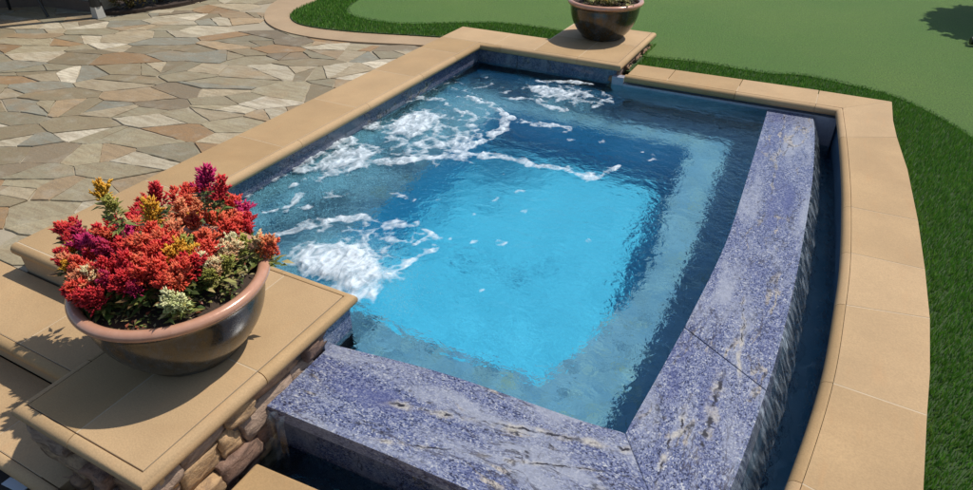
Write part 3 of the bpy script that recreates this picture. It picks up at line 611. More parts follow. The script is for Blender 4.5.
# ================================================================ GROUND
ZP = -.128
def grass_curve(): return [(-5.1, 9.5), (-4.95, 6.6), (-4.78, 5.7), (-4.67, 5.2), (-4.62, 4.9), (-4.50, 4.63), (-4.19, 4.44), (-3.70, 4.46), (-3.10, 4.62), (-2.66, 4.74)]
gc = smooth_curve(grass_curve(), 6); pc = smooth_curve([(-5.5, 9.5), (-5.35, 6.6), (-5.2, 5.6), (-5.05, 5.0), (-4.72, 4.52), (-4.35, 4.27), (-3.95, 4.19), (-3.5, 4.24), (-3.05, 4.38), (-2.66, 4.50)], 6)
path = prism('path', gc+pc[::-1], ZP-.05, ZP+.008, TANP, None, .003); struct(path, 'tan concrete band curving between flagstones and lawn', 'path')
# flagstones: clipped Voronoi cells, each stone with its own colour and bevel
flagreg = [(-9.5, 1.0), (XL+.02, 1.0)]+[(XL+.02, 4.52)]+[(x, y) for x, y in pc[::-1][1:]]+[(-5.5, 11.5), (-9.5, 11.5)]
sx, sy, ang = .32, .18, .36; ca, sa = math.cos(ang), math.sin(ang); seeds = []
for i in range(-45, 50):
    for j in range(-80, 90):
        a = (i+.5*(j % 2)+rs.uniform(-.8, .8))*sx; b = (j+rs.uniform(-.8, .8))*sy; x, y = -5.5+a*ca-b*sa, 4+a*sa+b*ca
        if -10.5 < x < -2 and .2 < y < 12.3 and rs.rand() > .10: seeds.append((x, y))
S_ = np.array(seeds); metric = np.array([[1/sx, 0], [0, 1/sy]])@np.array([[ca, sa], [-sa, ca]]); SM = S_@metric.T
ins = inside(S_[:, 0], S_[:, 1], flagreg)
pal = [((.335, .30, .215), 16), ((.27, .25, .185), 16), ((.40, .345, .255), 10), ((.235, .20, .135), 12), ((.50, .46, .375), 10), ((.38, .285, .185), 8), ((.30, .19, .10), 5), ((.25, .255, .225), 9), ((.60, .56, .48), 4), ((.20, .165, .12), 6)]
pw = np.array([p[1] for p in pal], float); pw /= pw.sum()
def clip_half(poly, nx_, ny_, c):
    out = []
    for i in range(len(poly)):
        a, b = poly[i], poly[(i+1) % len(poly)]; da, db = a[0]*nx_+a[1]*ny_-c, b[0]*nx_+b[1]*ny_-c
        if da <= 0: out.append(a)
        if da*db < 0: t = da/(da-db); out.append((a[0]+(b[0]-a[0])*t, a[1]+(b[1]-a[1])*t))
    return out
bm = bmesh.new(); cl = bm.verts.layers.float_color.new('tint'); minv = np.linalg.inv(metric); SPLIT, CELLS = [], []
for k in np.where(ins)[0]:
    c = SM[k]; d = np.hypot(*(SM-c).T); nb = np.argsort(d)[1:18]; poly = [(c[0]-2, c[1]-2), (c[0]+2, c[1]-2), (c[0]+2, c[1]+2), (c[0]-2, c[1]+2)]
    for q in nb:
        dv = SM[q]-c; poly = clip_half(poly, dv[0], dv[1], dv@(c+SM[q])/2)
        if not poly: break
    if len(poly) < 3: continue
    W = [tuple(minv@np.array(p)) for p in poly]
    if rs.rand() < .36: SPLIT.append((k, W))
    else: CELLS.append(W)
for k, W in SPLIT:                               # some cells are broken in two along a slanting line
    cxx, cyy_ = sum(p[0] for p in W)/len(W), sum(p[1] for p in W)/len(W); th = ang+rs.uniform(.5, 2.6); nx_, ny_ = -math.sin(th), math.cos(th); cc = nx_*cxx+ny_*cyy_
    CELLS += [clip_half(W, nx_, ny_, cc), clip_half(W, -nx_, -ny_, -cc)]
for W in CELLS:
    W2 = [p for i, p in enumerate(W) if math.dist(p, W[i-1]) > .018]
    if len(W2) < 3: continue
    area = sum(W2[i-1][0]*W2[i][1]-W2[i][0]*W2[i-1][1] for i in range(len(W2)))
    if area < 0: W2 = W2[::-1]
    W3 = offset_line(W2, .0022+.0015*rs.rand(), True)
    if not all(inside(np.array([p[0]]), np.array([p[1]]), [(-12, .9), (XL+.2, .9), (XL+.2, 4.7)]+[(x+.18, y+.12) for x, y in pc[::-1]]+[(-5.3, 14), (-12, 14)])[0] for p in W3): pass
    # cut by the straight borders
    for (a, b, cc) in ((1, 0, XL+.05), (0, -1, -1.0)):
        W3 = clip_half(W3, a, b, cc)
        if len(W3) < 3: break
    if len(W3) < 3: continue
    W4 = []
    for i2_ in range(len(W3)):                      # broken, slightly wandering edges
        a_, b_ = W3[i2_], W3[(i2_+1) % len(W3)]; L_ = math.dist(a_, b_); k_ = max(1, int(L_/.045)); W4.append(a_)
        for q_ in range(1, k_):
            t_ = q_/k_; px_, py_ = a_[0]+(b_[0]-a_[0])*t_, a_[1]+(b_[1]-a_[1])*t_; nz = mnoise.noise(Vector((px_*11, py_*11, 4)))*.011; W4.append((px_-(b_[1]-a_[1])/L_*nz, py_+(b_[0]-a_[0])/L_*nz))
    W3 = W4; base = np.array(pal[rs.choice(len(pal), p=pw)][0])*rs.uniform(.80, 1.12)*np.array([1.02, .95, .81]); dz = rs.uniform(-.003, .003)
    top = [bm.verts.new((*p, ZP+dz)) for p in offset_line(W3, .0022, True)]; mid = [bm.verts.new((*p, ZP-.003+dz)) for p in W3]; lo = [bm.verts.new((*p, ZP-.015)) for p in W3]
    for v in top+mid+lo: v[cl] = (*base, 1)
    try: bm.faces.new(top)
    except Exception: continue
    n = len(top)
    for A2, B2 in ((top, mid), (mid, lo)):
        for i in range(n): bm.faces.new((A2[i], B2[i], B2[(i+1) % n], A2[(i+1) % n]))
pat = bobj('patio', bm, FLAG); struct(pat, 'irregular multicoloured flagstone paving in tan, grey and rust', 'paving')
bed = prism('patio_bed', [(-12, 1.0), (XL+.012, 1.0), (XL+.012, 4.6)]+gc[::-1][1:]+[(-5.1, 16), (-12, 16)], -1.3, ZP-.007, m_plain('flag_grout', (.34, .285, .20), .95, .5, 80), None); struct(bed, 'sandy mortar bed between the flagstones', 'ground')
# lawn plateau
lawn = prism('lawn_base', [(-2.655, 4.66), (-1.5, 4.66), (-1.5, 4.54), (.47, 4.54)]+[(p[0]-.02, p[1]) for p in go[1:]]+[(.44, -4), (30, -4), (30, 40), (-5.05, 40), (-5.05, 9.5)]+gc[1:-1], -1.3, -.112, TURF); struct(lawn, 'dark backing of the artificial lawn', 'ground')
ge = smooth_curve([(-4.5, 14), (-4.45, 9), (-4.38, 6.4), (-4.30, 5.45), (-4.12, 5.0), (-3.84, 4.84), (-3.39, 4.85), (-2.87, 5.16), (-2.55, 5.29), (-2.0, 5.28), (-1.5, 5.05), (-1.21, 4.92), (-.77, 4.96), (-.33, 4.93), (-.05, 5.0), (.26, 4.93), (.5, 4.84), (.74, 4.58), (.95, 4.22), (1.25, 3.75), (1.6, 3.3), (2.2, 3.0), (3.2, 2.9), (8, 3.4)], 6)
green = prism('putting_green', ge+[(8, 14)], -.14, -.104, GREEN); struct(green, 'smooth pale green putting green', 'putting green')
low = prism('ground', [(-12, -8), (.44, -8), (.44, .72), (-1.27, .72), (-1.27, .95), (-12, .95)], -1.3, -.41, DARKG); struct(low, 'dark lower ground at the foot of the steps', 'ground')
far = prism('terrain', rect(-60, -60, 60, 60), -1.5, -1.31, DARKG); struct(far, 'surrounding ground', 'ground')
lw = prism('retaining_wall', rect(-12, .9, -4.005, .998), -.41, ZP+.002, TANP); tag(lw, 'low tan retaining wall beside the steps', 'wall')
# turf blades
def blades(name, poly, dens, h, wdt, label, seed, cols, lean=.5, z0=-.112, excl=None):
    r = np.random.RandomState(seed); Pq = np.array(poly); lo, hi = Pq.min(0), Pq.max(0); n = int((hi-lo).prod()*dens)
    x, y = r.uniform(lo[0], hi[0], n), r.uniform(lo[1], hi[1], n); k = inside(x, y, poly)
    if excl: k &= ~inside(x, y, excl)
    x, y = x[k], y[k]; n = len(x); a = r.uniform(0, 2*np.pi, n); la = r.normal(.9, 1.3, n); L = h*r.uniform(.6, 1.25, n); le = lean*r.uniform(.2, 1.2, n)*L
    dx, dy = np.cos(a)*wdt*r.uniform(.7, 1.3, n)/2, np.sin(a)*wdt/2; lx, ly = np.cos(la), np.sin(la); z = np.full(n, z0)
    v = np.stack([np.stack([x-dx, y-dy, z], 1), np.stack([x+dx, y+dy, z], 1), np.stack([x+dx*.8+lx*le*.35, y+dy*.8+ly*le*.35, z+L*.55], 1), np.stack([x-dx*.8+lx*le*.35, y-dy*.8+ly*le*.35, z+L*.55], 1), np.stack([x+lx*le, y+ly*le, z+L], 1)], 1).reshape(-1, 3)
    b = np.arange(n)[:, None]*5; q = b+np.array([[0, 1, 2, 3]]); t = b+np.array([[3, 2, 4]])
    C = np.array(cols)[r.randint(0, len(cols), n)]*r.uniform(.7, 1.25, (n, 1)); o = nmesh(name, v, [q, t], BLADE, None, False, np.repeat(C, 5, 0)); tag(o, label, 'grass', None, 'stuff'); return o
gcol = [(.085, .24, .016), (.12, .31, .025), (.15, .34, .035), (.065, .18, .014), (.22, .34, .06)]
geR = [p for p in ge if p[0] > .40]
blades('grass', [(p[0]+.004, p[1]) for p in go if p[1] > 1.2]+[(.50, 1.1), (1.6, .9), (2.4, 3.0)]+geR[::-1][10:], 21000, .026, .0032, 'deep green long-pile artificial turf right of the channel coping', 1, gcol)
geB = [p for p in ge if -2.7 < p[0] < .5]
blades('grass', [(-2.655, 4.69), (-1.89, 4.69), (-1.89, 5.26), (-1.18, 5.26), (-1.18, 4.56), (.495, 4.58)]+geB[::-1], 15000, .024, .0042, 'strip of longer turf behind the spa coping', 2, gcol)
geL = [p for p in ge if p[0] <= -2.6 and p[1] < 9.2]; gcl = [p for p in gc if p[1] < 9]
blades('grass', gcl+[(-2.655, 4.70)]+geL[::-1], 11000, .026, .0055, 'curved fringe of dark turf inside the tan path', 3, gcol)
# short nap along the green (kept sparse: it only roughens the edge)
blades('green_nap', [(x, y-.012) for x, y in ge if -4.4 < x < 1.5 and y < 6]+[(x, y+.05) for x, y in ge if -4.4 < x < 1.5 and y < 6][::-1], 9000, .012, .003, 'short clipped nap along the edge of the putting green', 4, [(.10, .17, .06), (.13, .20, .08)], z0=-.106)
# ================================================================ POTS
prof = [(0, .004), (.150, 0), (.160, .006), (.166, .016), (.168, .024), (.186, .040), (.214, .075), (.237, .115), (.252, .155), (.260, .195), (.264, .228), (.266, .246), (.276, .251), (.286, .259), (.289, .270), (.285, .281), (.274, .287), (.262, .286), (.252, .279), (.247, .266), (.245, .245), (.243, .20)]
def lathe(pr, n=96):
    V = []; Fq = []
    for j, (r, z) in enumerate(pr):
        for i in range(n): a = 2*math.pi*i/n; w_ = 1+.004*math.sin(2*a+1)+.003*math.sin(3*a); V.append((r*w_*math.cos(a), r*w_*math.sin(a), z))
    for j in range(len(pr)-1):
        for i in range(n): Fq.append((j*n+i, j*n+(i+1) % n, (j+1)*n+(i+1) % n, (j+1)*n+i))
    return V, np.array(Fq)
PC = [(-1.545, .925), (-1.540, 4.925)]
def make_pot(c, s, label):
    t = thing('flower_pot', label, 'flower pot', (*c, 0), 'glazed bowls on the spa pedestals')
    fine = []
    for a, b in zip(prof, prof[1:]): fine += [a, ((a[0]+b[0])/2, (a[1]+b[1])/2)]
    V, Fq = lathe(prof); b = nmesh('bowl', V, Fq, POT, t, True); m = b.modifiers.new('s', 'SUBSURF'); m.levels = m.render_levels = 1
    V = [(0, 0, .262)]; Fs = []; N = 40
    for j in range(1, 9):
        for i in range(N):
            a = 2*math.pi*i/N; r = .246*j/8; V.append((r*math.cos(a), r*math.sin(a), .258+.012*mnoise.noise(Vector((r*math.cos(a)*30, r*math.sin(a)*30, 2)))-(.006 if j == 8 else 0)))
    T3 = [(0, 1+i, 1+(i+1) % N) for i in range(N)]; Q4 = [(1+(j-1)*N+i, 1+(j-1)*N+(i+1) % N, 1+j*N+(i+1) % N, 1+j*N+i) for j in range(1, 8) for i in range(N)]
    nmesh('soil', V, [np.array(T3), np.array(Q4)], SOIL, t); t.scale = (s, s, s); return t
make_pot(PC[0], .98, 'large dark glazed bowl with copper rim on the near pedestal, full of red flowers')
make_pot(PC[1], 1.0, 'dark glazed bowl on the far pedestal, holding green and yellow plants')
# ---------------------------------------------------------------- celosia
COL = dict(crimson=(.50, .008, .030), red=(.82, .030, .030), scarlet=(.90, .11, .045), magenta=(.56, .008, .13), coral=(.92, .20, .08), peach=(.90, .36, .16), yellow=(.85, .50, .025), gold=(.78, .36, .02), lime=(.62, .70, .26), cream=(.85, .78, .45), olive=(.38, .36, .06), orange=(.85, .20, .03))
def plume(col, L, Rr, seed, n=230, tip=None):
    r = np.random.RandomState(seed); V, Fs, T = [], [], []; c = np.array(COL[col]); tip = np.array(COL[tip]) if tip else c*1.25+.01
    lob = [(r.uniform(0, 6.28), r.uniform(.1, .65), r.uniform(.35, .6)) for _ in range(6)]
    def spike(p, d, l, b, k):
        d = d/np.linalg.norm(d); q = np.cross(d, r.normal(size=3)); q /= np.linalg.norm(q)+1e-9; s2 = np.cross(d, q); i0 = len(V)
        for a in (0, 2.09, 4.19): V.append(p+b*.8*(q*math.cos(a)+s2*math.sin(a)))
        pm = p+d*l*.5+r.normal(size=3)*l*.06
        for a in (1.0, 3.1, 5.2): V.append(pm+b*(q*math.cos(a)+s2*math.sin(a)))
        V.append(p+d*l)
        for a in ((0, 1, 4), (0, 4, 3), (1, 2, 5), (1, 5, 4), (2, 0, 3), (2, 3, 5), (3, 4, 6), (4, 5, 6), (5, 3, 6)): Fs.append([i0+x for x in a])
        cc = c*(1-k)+tip*k; dk = cc*.72; T.extend([dk]*3+[cc]*3+[np.clip(cc*1.22+.035, 0, .95)])
    for i in range(n):
        t = r.uniform(0, 1)**.9
        if i % 3: # side plumelets
            a0, tz, rr = lob[r.randint(6)]; s = r.rand(); rad = Rr*(.35+.75*rr*s*1.5)*(1-tz*.4); z = L*(tz*.7+.42*s); ax = a0+r.normal()*.35*(1.2-s)
            p = np.array([math.cos(ax)*rad*s*1.1, math.sin(ax)*rad*s*1.1, z]); d = np.array([math.cos(ax)*(.5+r.rand()), math.sin(ax)*(.5+r.rand()), .7+.7*s])+r.normal(size=3)*.45
        else:
            rad = Rr*.55*(1-t)**.6; a = r.uniform(0, 6.28); p = np.array([math.cos(a)*rad, math.sin(a)*rad, L*(.08+.80*t)]); d = np.array([math.cos(a), math.sin(a), .35+1.5*t])+r.normal(size=3)*.3
        spike(p, d, r.uniform(.008, .0150), r.uniform(.0016, .0029), t*.7+.3*r.rand())
    me = nmesh('flower_head', np.array(V), np.array(Fs), PETAL, None, False, np.array(T)); d = me.data; bpy.data.objects.remove(me); return d
cache = {}
def head_mesh(col, k):
    key = (col, k)
    if key not in cache:
        tip = dict(coral='peach', peach='cream', scarlet='coral', red='scarlet', magenta='crimson' if k % 2 else None, yellow='gold', lime='cream', orange='peach', crimson='red').get(col)
        cache[key] = plume(col, .062, .025, 40+hash_(col)+k, 300, tip)
    return cache[key]
def hash_(s): return sum(ord(ch)*(i+3) for i, ch in enumerate(s)) % 997
def leaf_cluster(name, pts, parent, seed, cols, L=(.02, .045), n=14):
    r = np.random.RandomState(seed); V, Fs, T = [], [], []
    for p in pts:
        for _ in range(n):
            a = r.uniform(0, 6.28); up = r.uniform(-.2, .9); l = r.uniform(*L); d = np.array([math.cos(a), math.sin(a), up]); d /= np.linalg.norm(d); s = np.cross(d, [0, 0, 1]); s /= np.linalg.norm(s)+1e-9
            o = np.array(p)+r.normal(size=3)*[.012, .012, .009]; w_ = l*r.uniform(.16, .26); dr = np.array([0, 0, -l*.25]); i0 = len(V); c = np.array(cols[r.randint(len(cols))])*r.uniform(.7, 1.3)
            V += [o, o+d*l*.4+s*w_, o+d*l*.45-np.array([0, 0, w_*.3]), o+d*l*.4-s*w_, o+d*l+dr]; T += [c*.8, c, c*.9, c, c*1.1]
            Fs += [[i0, i0+2, i0+1], [i0, i0+3, i0+2], [i0+1, i0+2, i0+4], [i0+2, i0+3, i0+4]]
    return nmesh(name, np.array(V), np.array(Fs), LEAF, parent, False, np.array(T))
def tube(bm, a, b, r0, r1, n=6):
    a, b = Vector(a), Vector(b); d = (b-a).normalized(); q = d.orthogonal().normalized(); s = d.cross(q); A = [bm.verts.new(a+r0*(q*math.cos(2*math.pi*i/n)+s*math.sin(2*math.pi*i/n))) for i in range(n)]
    B = [bm.verts.new(b+r1*(q*math.cos(2*math.pi*i/n)+s*math.sin(2*math.pi*i/n))) for i in range(n)]
    for i in range(n): bm.faces.new((A[i], A[(i+1) % n], B[(i+1) % n], B[i]))
    bm.faces.new(A[::-1]); bm.faces.new(B)
STEM = m_plain('stem', (.22, .20, .05), .6)
gl = [(.06, .11, .02), (.10, .15, .03), (.16, .17, .04), (.20, .12, .05), (.05, .07, .02)]; gy = [(.22, .26, .06), (.30, .28, .08), (.42, .34, .14), (.16, .2, .05)]
def dome(c, px, py, zt=None):
    if zt is not None: x, y = P(px, py, zt); return x, y, zt
    z = .25
    while z < .50:
        x, y = P(px, py, z); r = math.hypot(x-c[0], y-c[1])
        if z >= .275+.115*max(0, 1-(r/.27)**2)**.8: break
        z += .004
    return x, y, z
def plant(c, label, heads, seed, group='celosia plants in the near bowl', leafcols=gl, nl=16, name='celosia_plant'):
    r = random.Random(seed); pts = []
    for h in heads:
        u, v, col, s = h[:4]; px, py = 40+u/2.132, 160+v/2.132; pts.append((*dome(c, px, py, h[4] if len(h) > 4 else None), col, s))
        if len(h) == 4 and col not in ('lime', 'yellow', 'gold', 'olive', 'cream', 'peach'):
            q = dome(c, px+r.uniform(-9, 9), py+r.uniform(-5, 9)); pts.append((*q, col if r.random() < .6 else r.choice(['red', 'scarlet', 'crimson']), s*.8))
    bx, by = sum(p[0] for p in pts)/len(pts), sum(p[1] for p in pts)/len(pts)
    bx, by = c[0]+(bx-c[0])*.75, c[1]+(by-c[1])*.75; t = thing(name, label, 'flowers', (bx, by, .262), group)
    bm = bmesh.new(); lp = []
    for k, (x, y, z, col, s) in enumerate(pts):
        o = link(bpy.data.objects.new('flower_head', head_mesh(col, r.randrange(3))), t)
        out = Vector((x-c[0], y-c[1], 0)); rr = out.length; ax = Vector((out.x*1.6+r.uniform(-.25, .25), out.y*1.6+r.uniform(-.25, .25), 1)).normalized()
        q = ax.to_track_quat('Z', 'Y'); o.rotation_euler = (q.to_matrix()@Matrix.Rotation(r.uniform(0, 6.28), 3, 'Z')).to_euler()
        s *= 1.42; L = .062*s; base = Vector((x, y, z))-ax*L*.45; o.location = base-Vector((bx, by, .262)); o.scale = (s*r.uniform(.95, 1.15), s*r.uniform(.95, 1.15), s)
        b2 = base-Vector((bx, by, .262)); tube(bm, (b2.x*.4, b2.y*.4, -.004), b2+ax*.012, .0022, .0018)
        lp += [b2-Vector((0, 0, .012)), b2*.75]; 
    bobj('stem', bm, STEM, t); leaf_cluster('leaves', lp, t, seed, leafcols, n=nl); return t
near = PC[0]
Pl = [("tall yellow celosia plume standing at the back left of the near bowl", [(133,68,'yellow',.85,.47),(152,96,'olive',.75,.44)], gy),
 ("yellow celosia plume in the middle back of the near bowl", [(238,108,'yellow',.95,.43),(240,128,'gold',.6,.40)], gy),
 ("dark crimson celosia at the back centre of the near bowl", [(250,78,'crimson',1.05,.43),(215,112,'crimson',.8),(225,92,'red',.7)], gl),
 ("magenta spired celosia highest at the back right of the near bowl", [(355,40,'magenta',1.05,.44),(385,62,'crimson',1.0,.42),(342,68,'magenta',1.0),(372,80,'magenta',.9)], gl),
 ("scarlet and coral celosia behind the yellow middle plume of the near bowl", [(290,82,'red',1.0),(318,78,'red',1.0),(302,112,'coral',1.1),(338,104,'coral',1.05),(272,130,'coral',1.0),(330,140,'scarlet',1.0)], gl),
 ("red celosia with a magenta tip at the right rim of the near bowl", [(402,100,'red',1.05),(432,112,'magenta',.95),(408,150,'red',1.0),(380,128,'scarlet',1.05),(438,132,'crimson',.8),(408,130,'scarlet',.9)], gl),
 ("magenta celosia leaning out over the left rim of the near bowl", [(58,155,'crimson',.85),(88,165,'magenta',1.0),(98,188,'magenta',1.05),(46,148,'red',.7),(75,140,'crimson',.7)], gl),
 ("mixed red and yellow celosia at the far left of the near bowl", [(62,218,'coral',.8),(92,228,'red',1.0),(50,205,'crimson',.7),(66,192,'yellow',.6),(60,228,'yellow',.6)], gl),
 ("deep magenta celosia left of centre in the near bowl", [(158,150,'crimson',1.0),(200,142,'crimson',1.1),(185,168,'magenta',1.1),(150,196,'magenta',.95),(134,160,'crimson',.95),(122,190,'magenta',.8),(175,190,'crimson',.9)], gl),
 ("peach and red celosia at the front left rim of the near bowl", [(102,262,'coral',1.1),(116,252,'peach',1.0),(85,285,'red',1.0),(106,300,'crimson',1.0),(82,262,'coral',.8)], gl),
 ("large scarlet celosia in the centre of the near bowl", [(240,168,'red',1.15),(262,182,'scarlet',1.1),(228,190,'scarlet',1.1),(290,160,'coral',1.0),(250,206,'red',1.0),(212,190,'red',1)], gl),
 ("crimson celosia low at the front of the near bowl", [(190,228,'crimson',1.1),(212,252,'red',1.0),(183,262,'crimson',1.0),(245,238,'red',1.05),(150,258,'magenta',.75),(200,275,'magenta',.6),(150,230,'crimson',.9),(265,262,'red',.7)], gl),
 ("yellow celosia right of centre in the near bowl", [(298,195,'yellow',.95),(325,206,'yellow',.8),(322,130,'gold',.6),(284,208,'gold',.8),(312,182,'olive',.7)], gy),
 ("red celosia in front of the right hand yellow plumes of the near bowl", [(360,195,'red',1.0),(308,238,'red',1.0),(328,226,'crimson',.9),(292,250,'scarlet',.9),(352,172,'scarlet',.9)], gl),
 ("peach and pale green young celosia at the right of the near bowl", [(385,200,'peach',.8),(410,192,'peach',.8),(395,222,'olive',.7),(430,180,'olive',.7),(372,228,'peach',.7),(345,214,'cream',.7),(405,170,'cream',.6),(365,245,'olive',.6)], gy),
 ("pale green celosia head hanging over the front rim of the near bowl", [(283,298,'lime',.95),(300,306,'lime',.8),(272,308,'lime',.65)], gy),
 ("orange celosia spilling over the right rim of the near bowl", [(484,184,'orange',.95,.31),(460,178,'peach',.8,.315),(494,192,'scarlet',.8,.30)], gy)]
for i, (lab, hs, lc) in enumerate(Pl): plant(near, lab, hs, 100+i, leafcols=lc)
# low leaves over the soil of the near bowl
r0 = random.Random(4); lp = [(near[0]+.22*math.cos(a)*q, near[1]+.22*math.sin(a)*q, .268) for a, q in ((r0.uniform(-2.6, 1.0), r0.uniform(.35, 1.02)) for _ in range(150))]
o = leaf_cluster('fallen_leaves', lp, None, 77, gl+gy+[(.35, .10, .05), (.5, .42, .2)], (.010, .026), 6); tag(o, 'small leaves and fallen florets covering the soil at the front of the near bowl', 'leaf litter', None, 'stuff')
def far_plant(label, dx, dy, cols, heads, seed):
    t = thing('bedding_plant', label, 'plant', (PC[1][0]+dx, PC[1][1]+dy, .262), 'plants in the far bowl'); r = random.Random(seed); bm = bmesh.new(); lp = []
    for k in range(heads[0]):
        x, y, z = r.uniform(-.06, .06), r.uniform(-.06, .06), r.uniform(.02, .10); o = link(bpy.data.objects.new('flower_head', head_mesh(r.choice(heads[1]), k % 3)), t); o.location = (x, y, z); o.rotation_euler = (r.uniform(-.4, .4), r.uniform(-.4, .4), r.random()*6); o.scale = (.9,)*3
        tube(bm, (x*.5, y*.5, -.004), (x, y, z+.01), .0022, .0018)
    for _ in range(16): lp.append((r.uniform(-.09, .09), r.uniform(-.09, .09), r.uniform(.0, .06)))
    bobj('stem', bm, STEM, t); leaf_cluster('leaves', lp, t, seed, cols, (.02, .045), 14)
far_plant('leafy green plant with dark red plumes at the left of the far bowl', -.13, -.06, gl, (4, ['crimson', 'red']), 1)
far_plant('yellow plumed plant at the front centre of the far bowl', .0, -.13, gy, (4, ['yellow', 'gold']), 2)
far_plant('pale green plant with cream florets at the right of the far bowl', .13, -.07, gy, (4, ['lime', 'cream', 'olive']), 3)
far_plant('bushy green plant with red plumes at the back left of the far bowl', -.09, .11, gl, (5, ['red', 'crimson']), 4)
far_plant('yellow and green plant at the back right of the far bowl', .10, .10, gl, (4, ['yellow', 'lime']), 5)
# ================================================================ BACKGROUND
hs = thing('house', 'cream rendered house corner in deep shade under a roof overhang', 'house', (-7.0, 4.0, ZP))
def W(name, pts, z0, z1, mat, par=hs): return loc0(prism(name, pts, z0, z1, mat, par))
W('wall', [(-7.02, 3.85), (-6.20, 3.93), (-6.20, 4.08), (-7.2, 4.0)], ZP, 2.6, WALLM); W('wall', [(-10, 1.6), (-7.02, 3.85), (-7.2, 4.0), (-10.1, 1.75)], ZP, 2.6, WALLM)
W('skirting', [(-7.0, 3.83), (-6.20, 3.905), (-6.20, 3.929), (-7.02, 3.849)], ZP, ZP+.10, MORT); W('skirting', [(-10, 1.575), (-7.0, 3.825), (-7.02, 3.848), (-10, 1.598)], ZP, ZP+.10, MORT)
W('roof', [(-11.5, .3), (-8.9, 1.2), (-5.68, 4.55), (-5.3, 5.3), (-6.6, 6.6), (-11.5, 5.6)], 2.6, 2.78, WALLM)
pp = thing('porch_post', 'dark slender porch post on a pale square base beside the flower bed', 'post', (-6.10, 3.80, ZP))
bm = bmesh.new(); tube(bm, (0, 0, .10), (0, 0, 2.7), .045, .045, 16); bobj('shaft', bm, BLACK, pp)
bm = bmesh.new(); tube(bm, (0, 0, .0), (0, 0, .10), .06, .05, 4); bobj('base', bm, GREYP, pp)
cc = thing('patio_chair', 'black metal chair standing in the shade at the top left', 'chair', (-6.85, 3.35, ZP))
def stick(name, a, b, r, par): bm = bmesh.new(); tube(bm, a, b, r, r*.9, 8); return bobj(name, bm, BLACK, par)
for sx_, sy_ in ((1, -1), (-1, -1), (1, 1), (-1, 1)): stick('leg', (sx_*.24+(.06*sx_), sy_*.24, 0), (sx_*.18, sy_*.2, .44), .014, cc)
prism('seat', rect(-.22, -.22, .22, .22), .44, .47, BLACK, cc, .006)
for k in range(5): stick('back_slat', (-.24, -.18+.09*k, .46), (-.34, -.18+.09*k, .95), .009, cc)
stick('back_rail', (-.34, -.21, .95), (-.34, .21, .95), .014, cc)
fb = prism('flower_bed', smooth_curve([(-6.16, 3.86), (-5.98, 3.98), (-5.85, 4.25), (-5.75, 4.6), (-5.8, 5.2), (-6.0, 6.0)], 5)+[(-6.5, 6.0), (-6.5, 4.0)], ZP-.02, ZP+.03, SOIL); struct(fb, 'dark soil bed at the corner of the house', 'flower bed')
def shrub(name, label, cat, c, R_, h, cols, n, seed, L=(.03, .06), group=None, flowers=None, trunk=0):
    t = thing(name, label, cat, (c[0], c[1], c[2]), group); r = np.random.RandomState(seed); pts = []
    while len(pts) < n:
        p = r.uniform(-1, 1, 3); d = np.linalg.norm(p)
        if d < 1 and d > .35: pts.append((p[0]*R_, p[1]*R_, trunk+h*(.5+.5*p[2])*(1+.15*math.sin(p[0]*7))))
    leaf_cluster('foliage', pts, t, seed, cols, L, 9); bm = bmesh.new()
    for k in range(6 if not trunk else 1): a = k*1.05; e = (0, 0, trunk+h*.5) if trunk else (R_*.5*math.cos(a), R_*.5*math.sin(a), h*.6); tube(bm, (0, 0, -.01), e, .012 if not trunk else .03, .006 if not trunk else .02)
    bobj('stem' if not trunk else 'trunk', bm, BARK, t)
    if flowers:
        for k in range(flowers[0]):
            a = r.uniform(-1.6, 1.2); o = link(bpy.data.objects.new('flower_head', head_mesh(flowers[1], k % 3)), t); o.location = (R_*.85*math.cos(a)*r.rand(), -R_*.8*r.rand(), h*r.uniform(.55, 1.0)); o.scale = (.8,)*3
    return t
br = [(.20, .13, .04), (.28, .19, .06), (.10, .09, .03), (.34, .25, .10), (.14, .15, .04)]
shrub('shrub', 'bronze leaved shrub next to the porch post in the flower bed', 'shrub', (-6.08, 4.13, ZP+.02), .20, .34, br, 130, 21, group='shrubs in the flower bed')
shrub('shrub', 'golden brown shrub in the middle of the flower bed', 'shrub', (-6.0, 4.42, ZP+.02), .20, .38, br, 130, 22, group='shrubs in the flower bed')
shrub('flowering_shrub', 'green shrub with white blooms in the flower bed', 'shrub', (-5.93, 4.72, ZP+.02), .19, .30, gl+br, 120, 23, flowers=(7, 'cream'), group='shrubs in the flower bed')
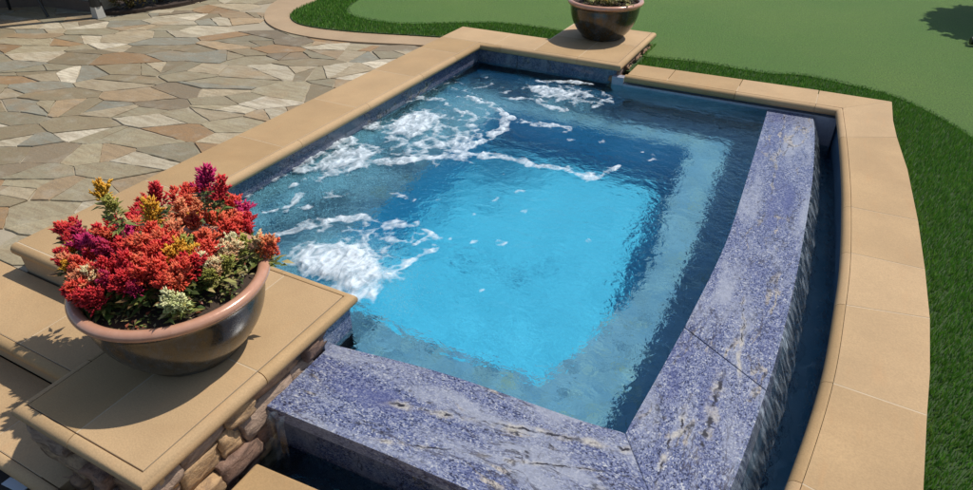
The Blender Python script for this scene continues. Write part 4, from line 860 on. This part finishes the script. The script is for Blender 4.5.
shrub('shrub', 'dark low shrub at the right end of the flower bed', 'shrub', (-5.92, 5.12, ZP+.02), .22, .26, [(.04, .035, .02), (.07, .05, .03)], 120, 24, group='shrubs in the flower bed')
dk = [(.010, .022, .007), (.018, .035, .010), (.03, .05, .015)]
shrub('small_tree', 'dark leafy small tree beyond the right edge of the green', 'tree', (2.02, 7.75, -.11), .85, 1.1, dk, 1500, 25, (.06, .11), trunk=.45)
ld = thing('garden_light', 'black garden spotlight lying on the green at the right edge', 'garden light', (1.17, 6.42, -.10))
bm = bmesh.new(); tube(bm, (-.10, -.01, .035), (.10, .03, .045), .03, .045, 14); bobj('housing', bm, BLACK, ld); bm = bmesh.new(); tube(bm, (.10, .03, .045), (.135, .037, .047), .05, .05, 14); bobj('hood', bm, BLACK, ld)
# lower left corner: pale tag and dark stone at the foot of the steps
tg = prism('plant_tag', [(-.045, -.02), (.045, -.012), (.045, .016), (-.045, .01)], 0, .004, WHITE); tg.location = (*P(15, 484, -.40), -.408); tag(tg, 'small pale blue plastic tag lying on the dark ground below the steps', 'tag')
bm = bmesh.new(); bmesh.ops.create_icosphere(bm, subdivisions=4, radius=.075)
for v in bm.verts: v.co *= 1+.18*mnoise.noise(v.co*14); v.co.z *= .8
rk = bobj('rock', bm, m_plain('dark_rock', (.045, .04, .03), .8, .6, 60), None, True); rk.location = (-1.655, .395, -.30); tag(rk, 'rounded dark stone at the foot of the near pedestal', 'rock')
# every part of the spa, channel and steps was built in world coordinates
for root in (spa, ch, st):
    for o in root.children: o.matrix_parent_inverse = Matrix.Translation(root.location).inverted()
# sunlight through the water
sl.cycles.is_caustics_light = True
for o in (water, cw): o.cycles.is_caustics_caster = True
ae.cycles.is_caustics_receiver = True
for o in spa.children:
    if o.name.split('.')[0] in ('bench', 'floor', 'bench_riser', 'interior_wall', 'waterline_granite', 'weir_wall', 'weir_face', 'corner_block'): o.cycles.is_caustics_receiver = True
for o in ch.children:
    if 'floor' in o.name or 'wall' in o.name or 'ledge' in o.name: o.cycles.is_caustics_receiver = True
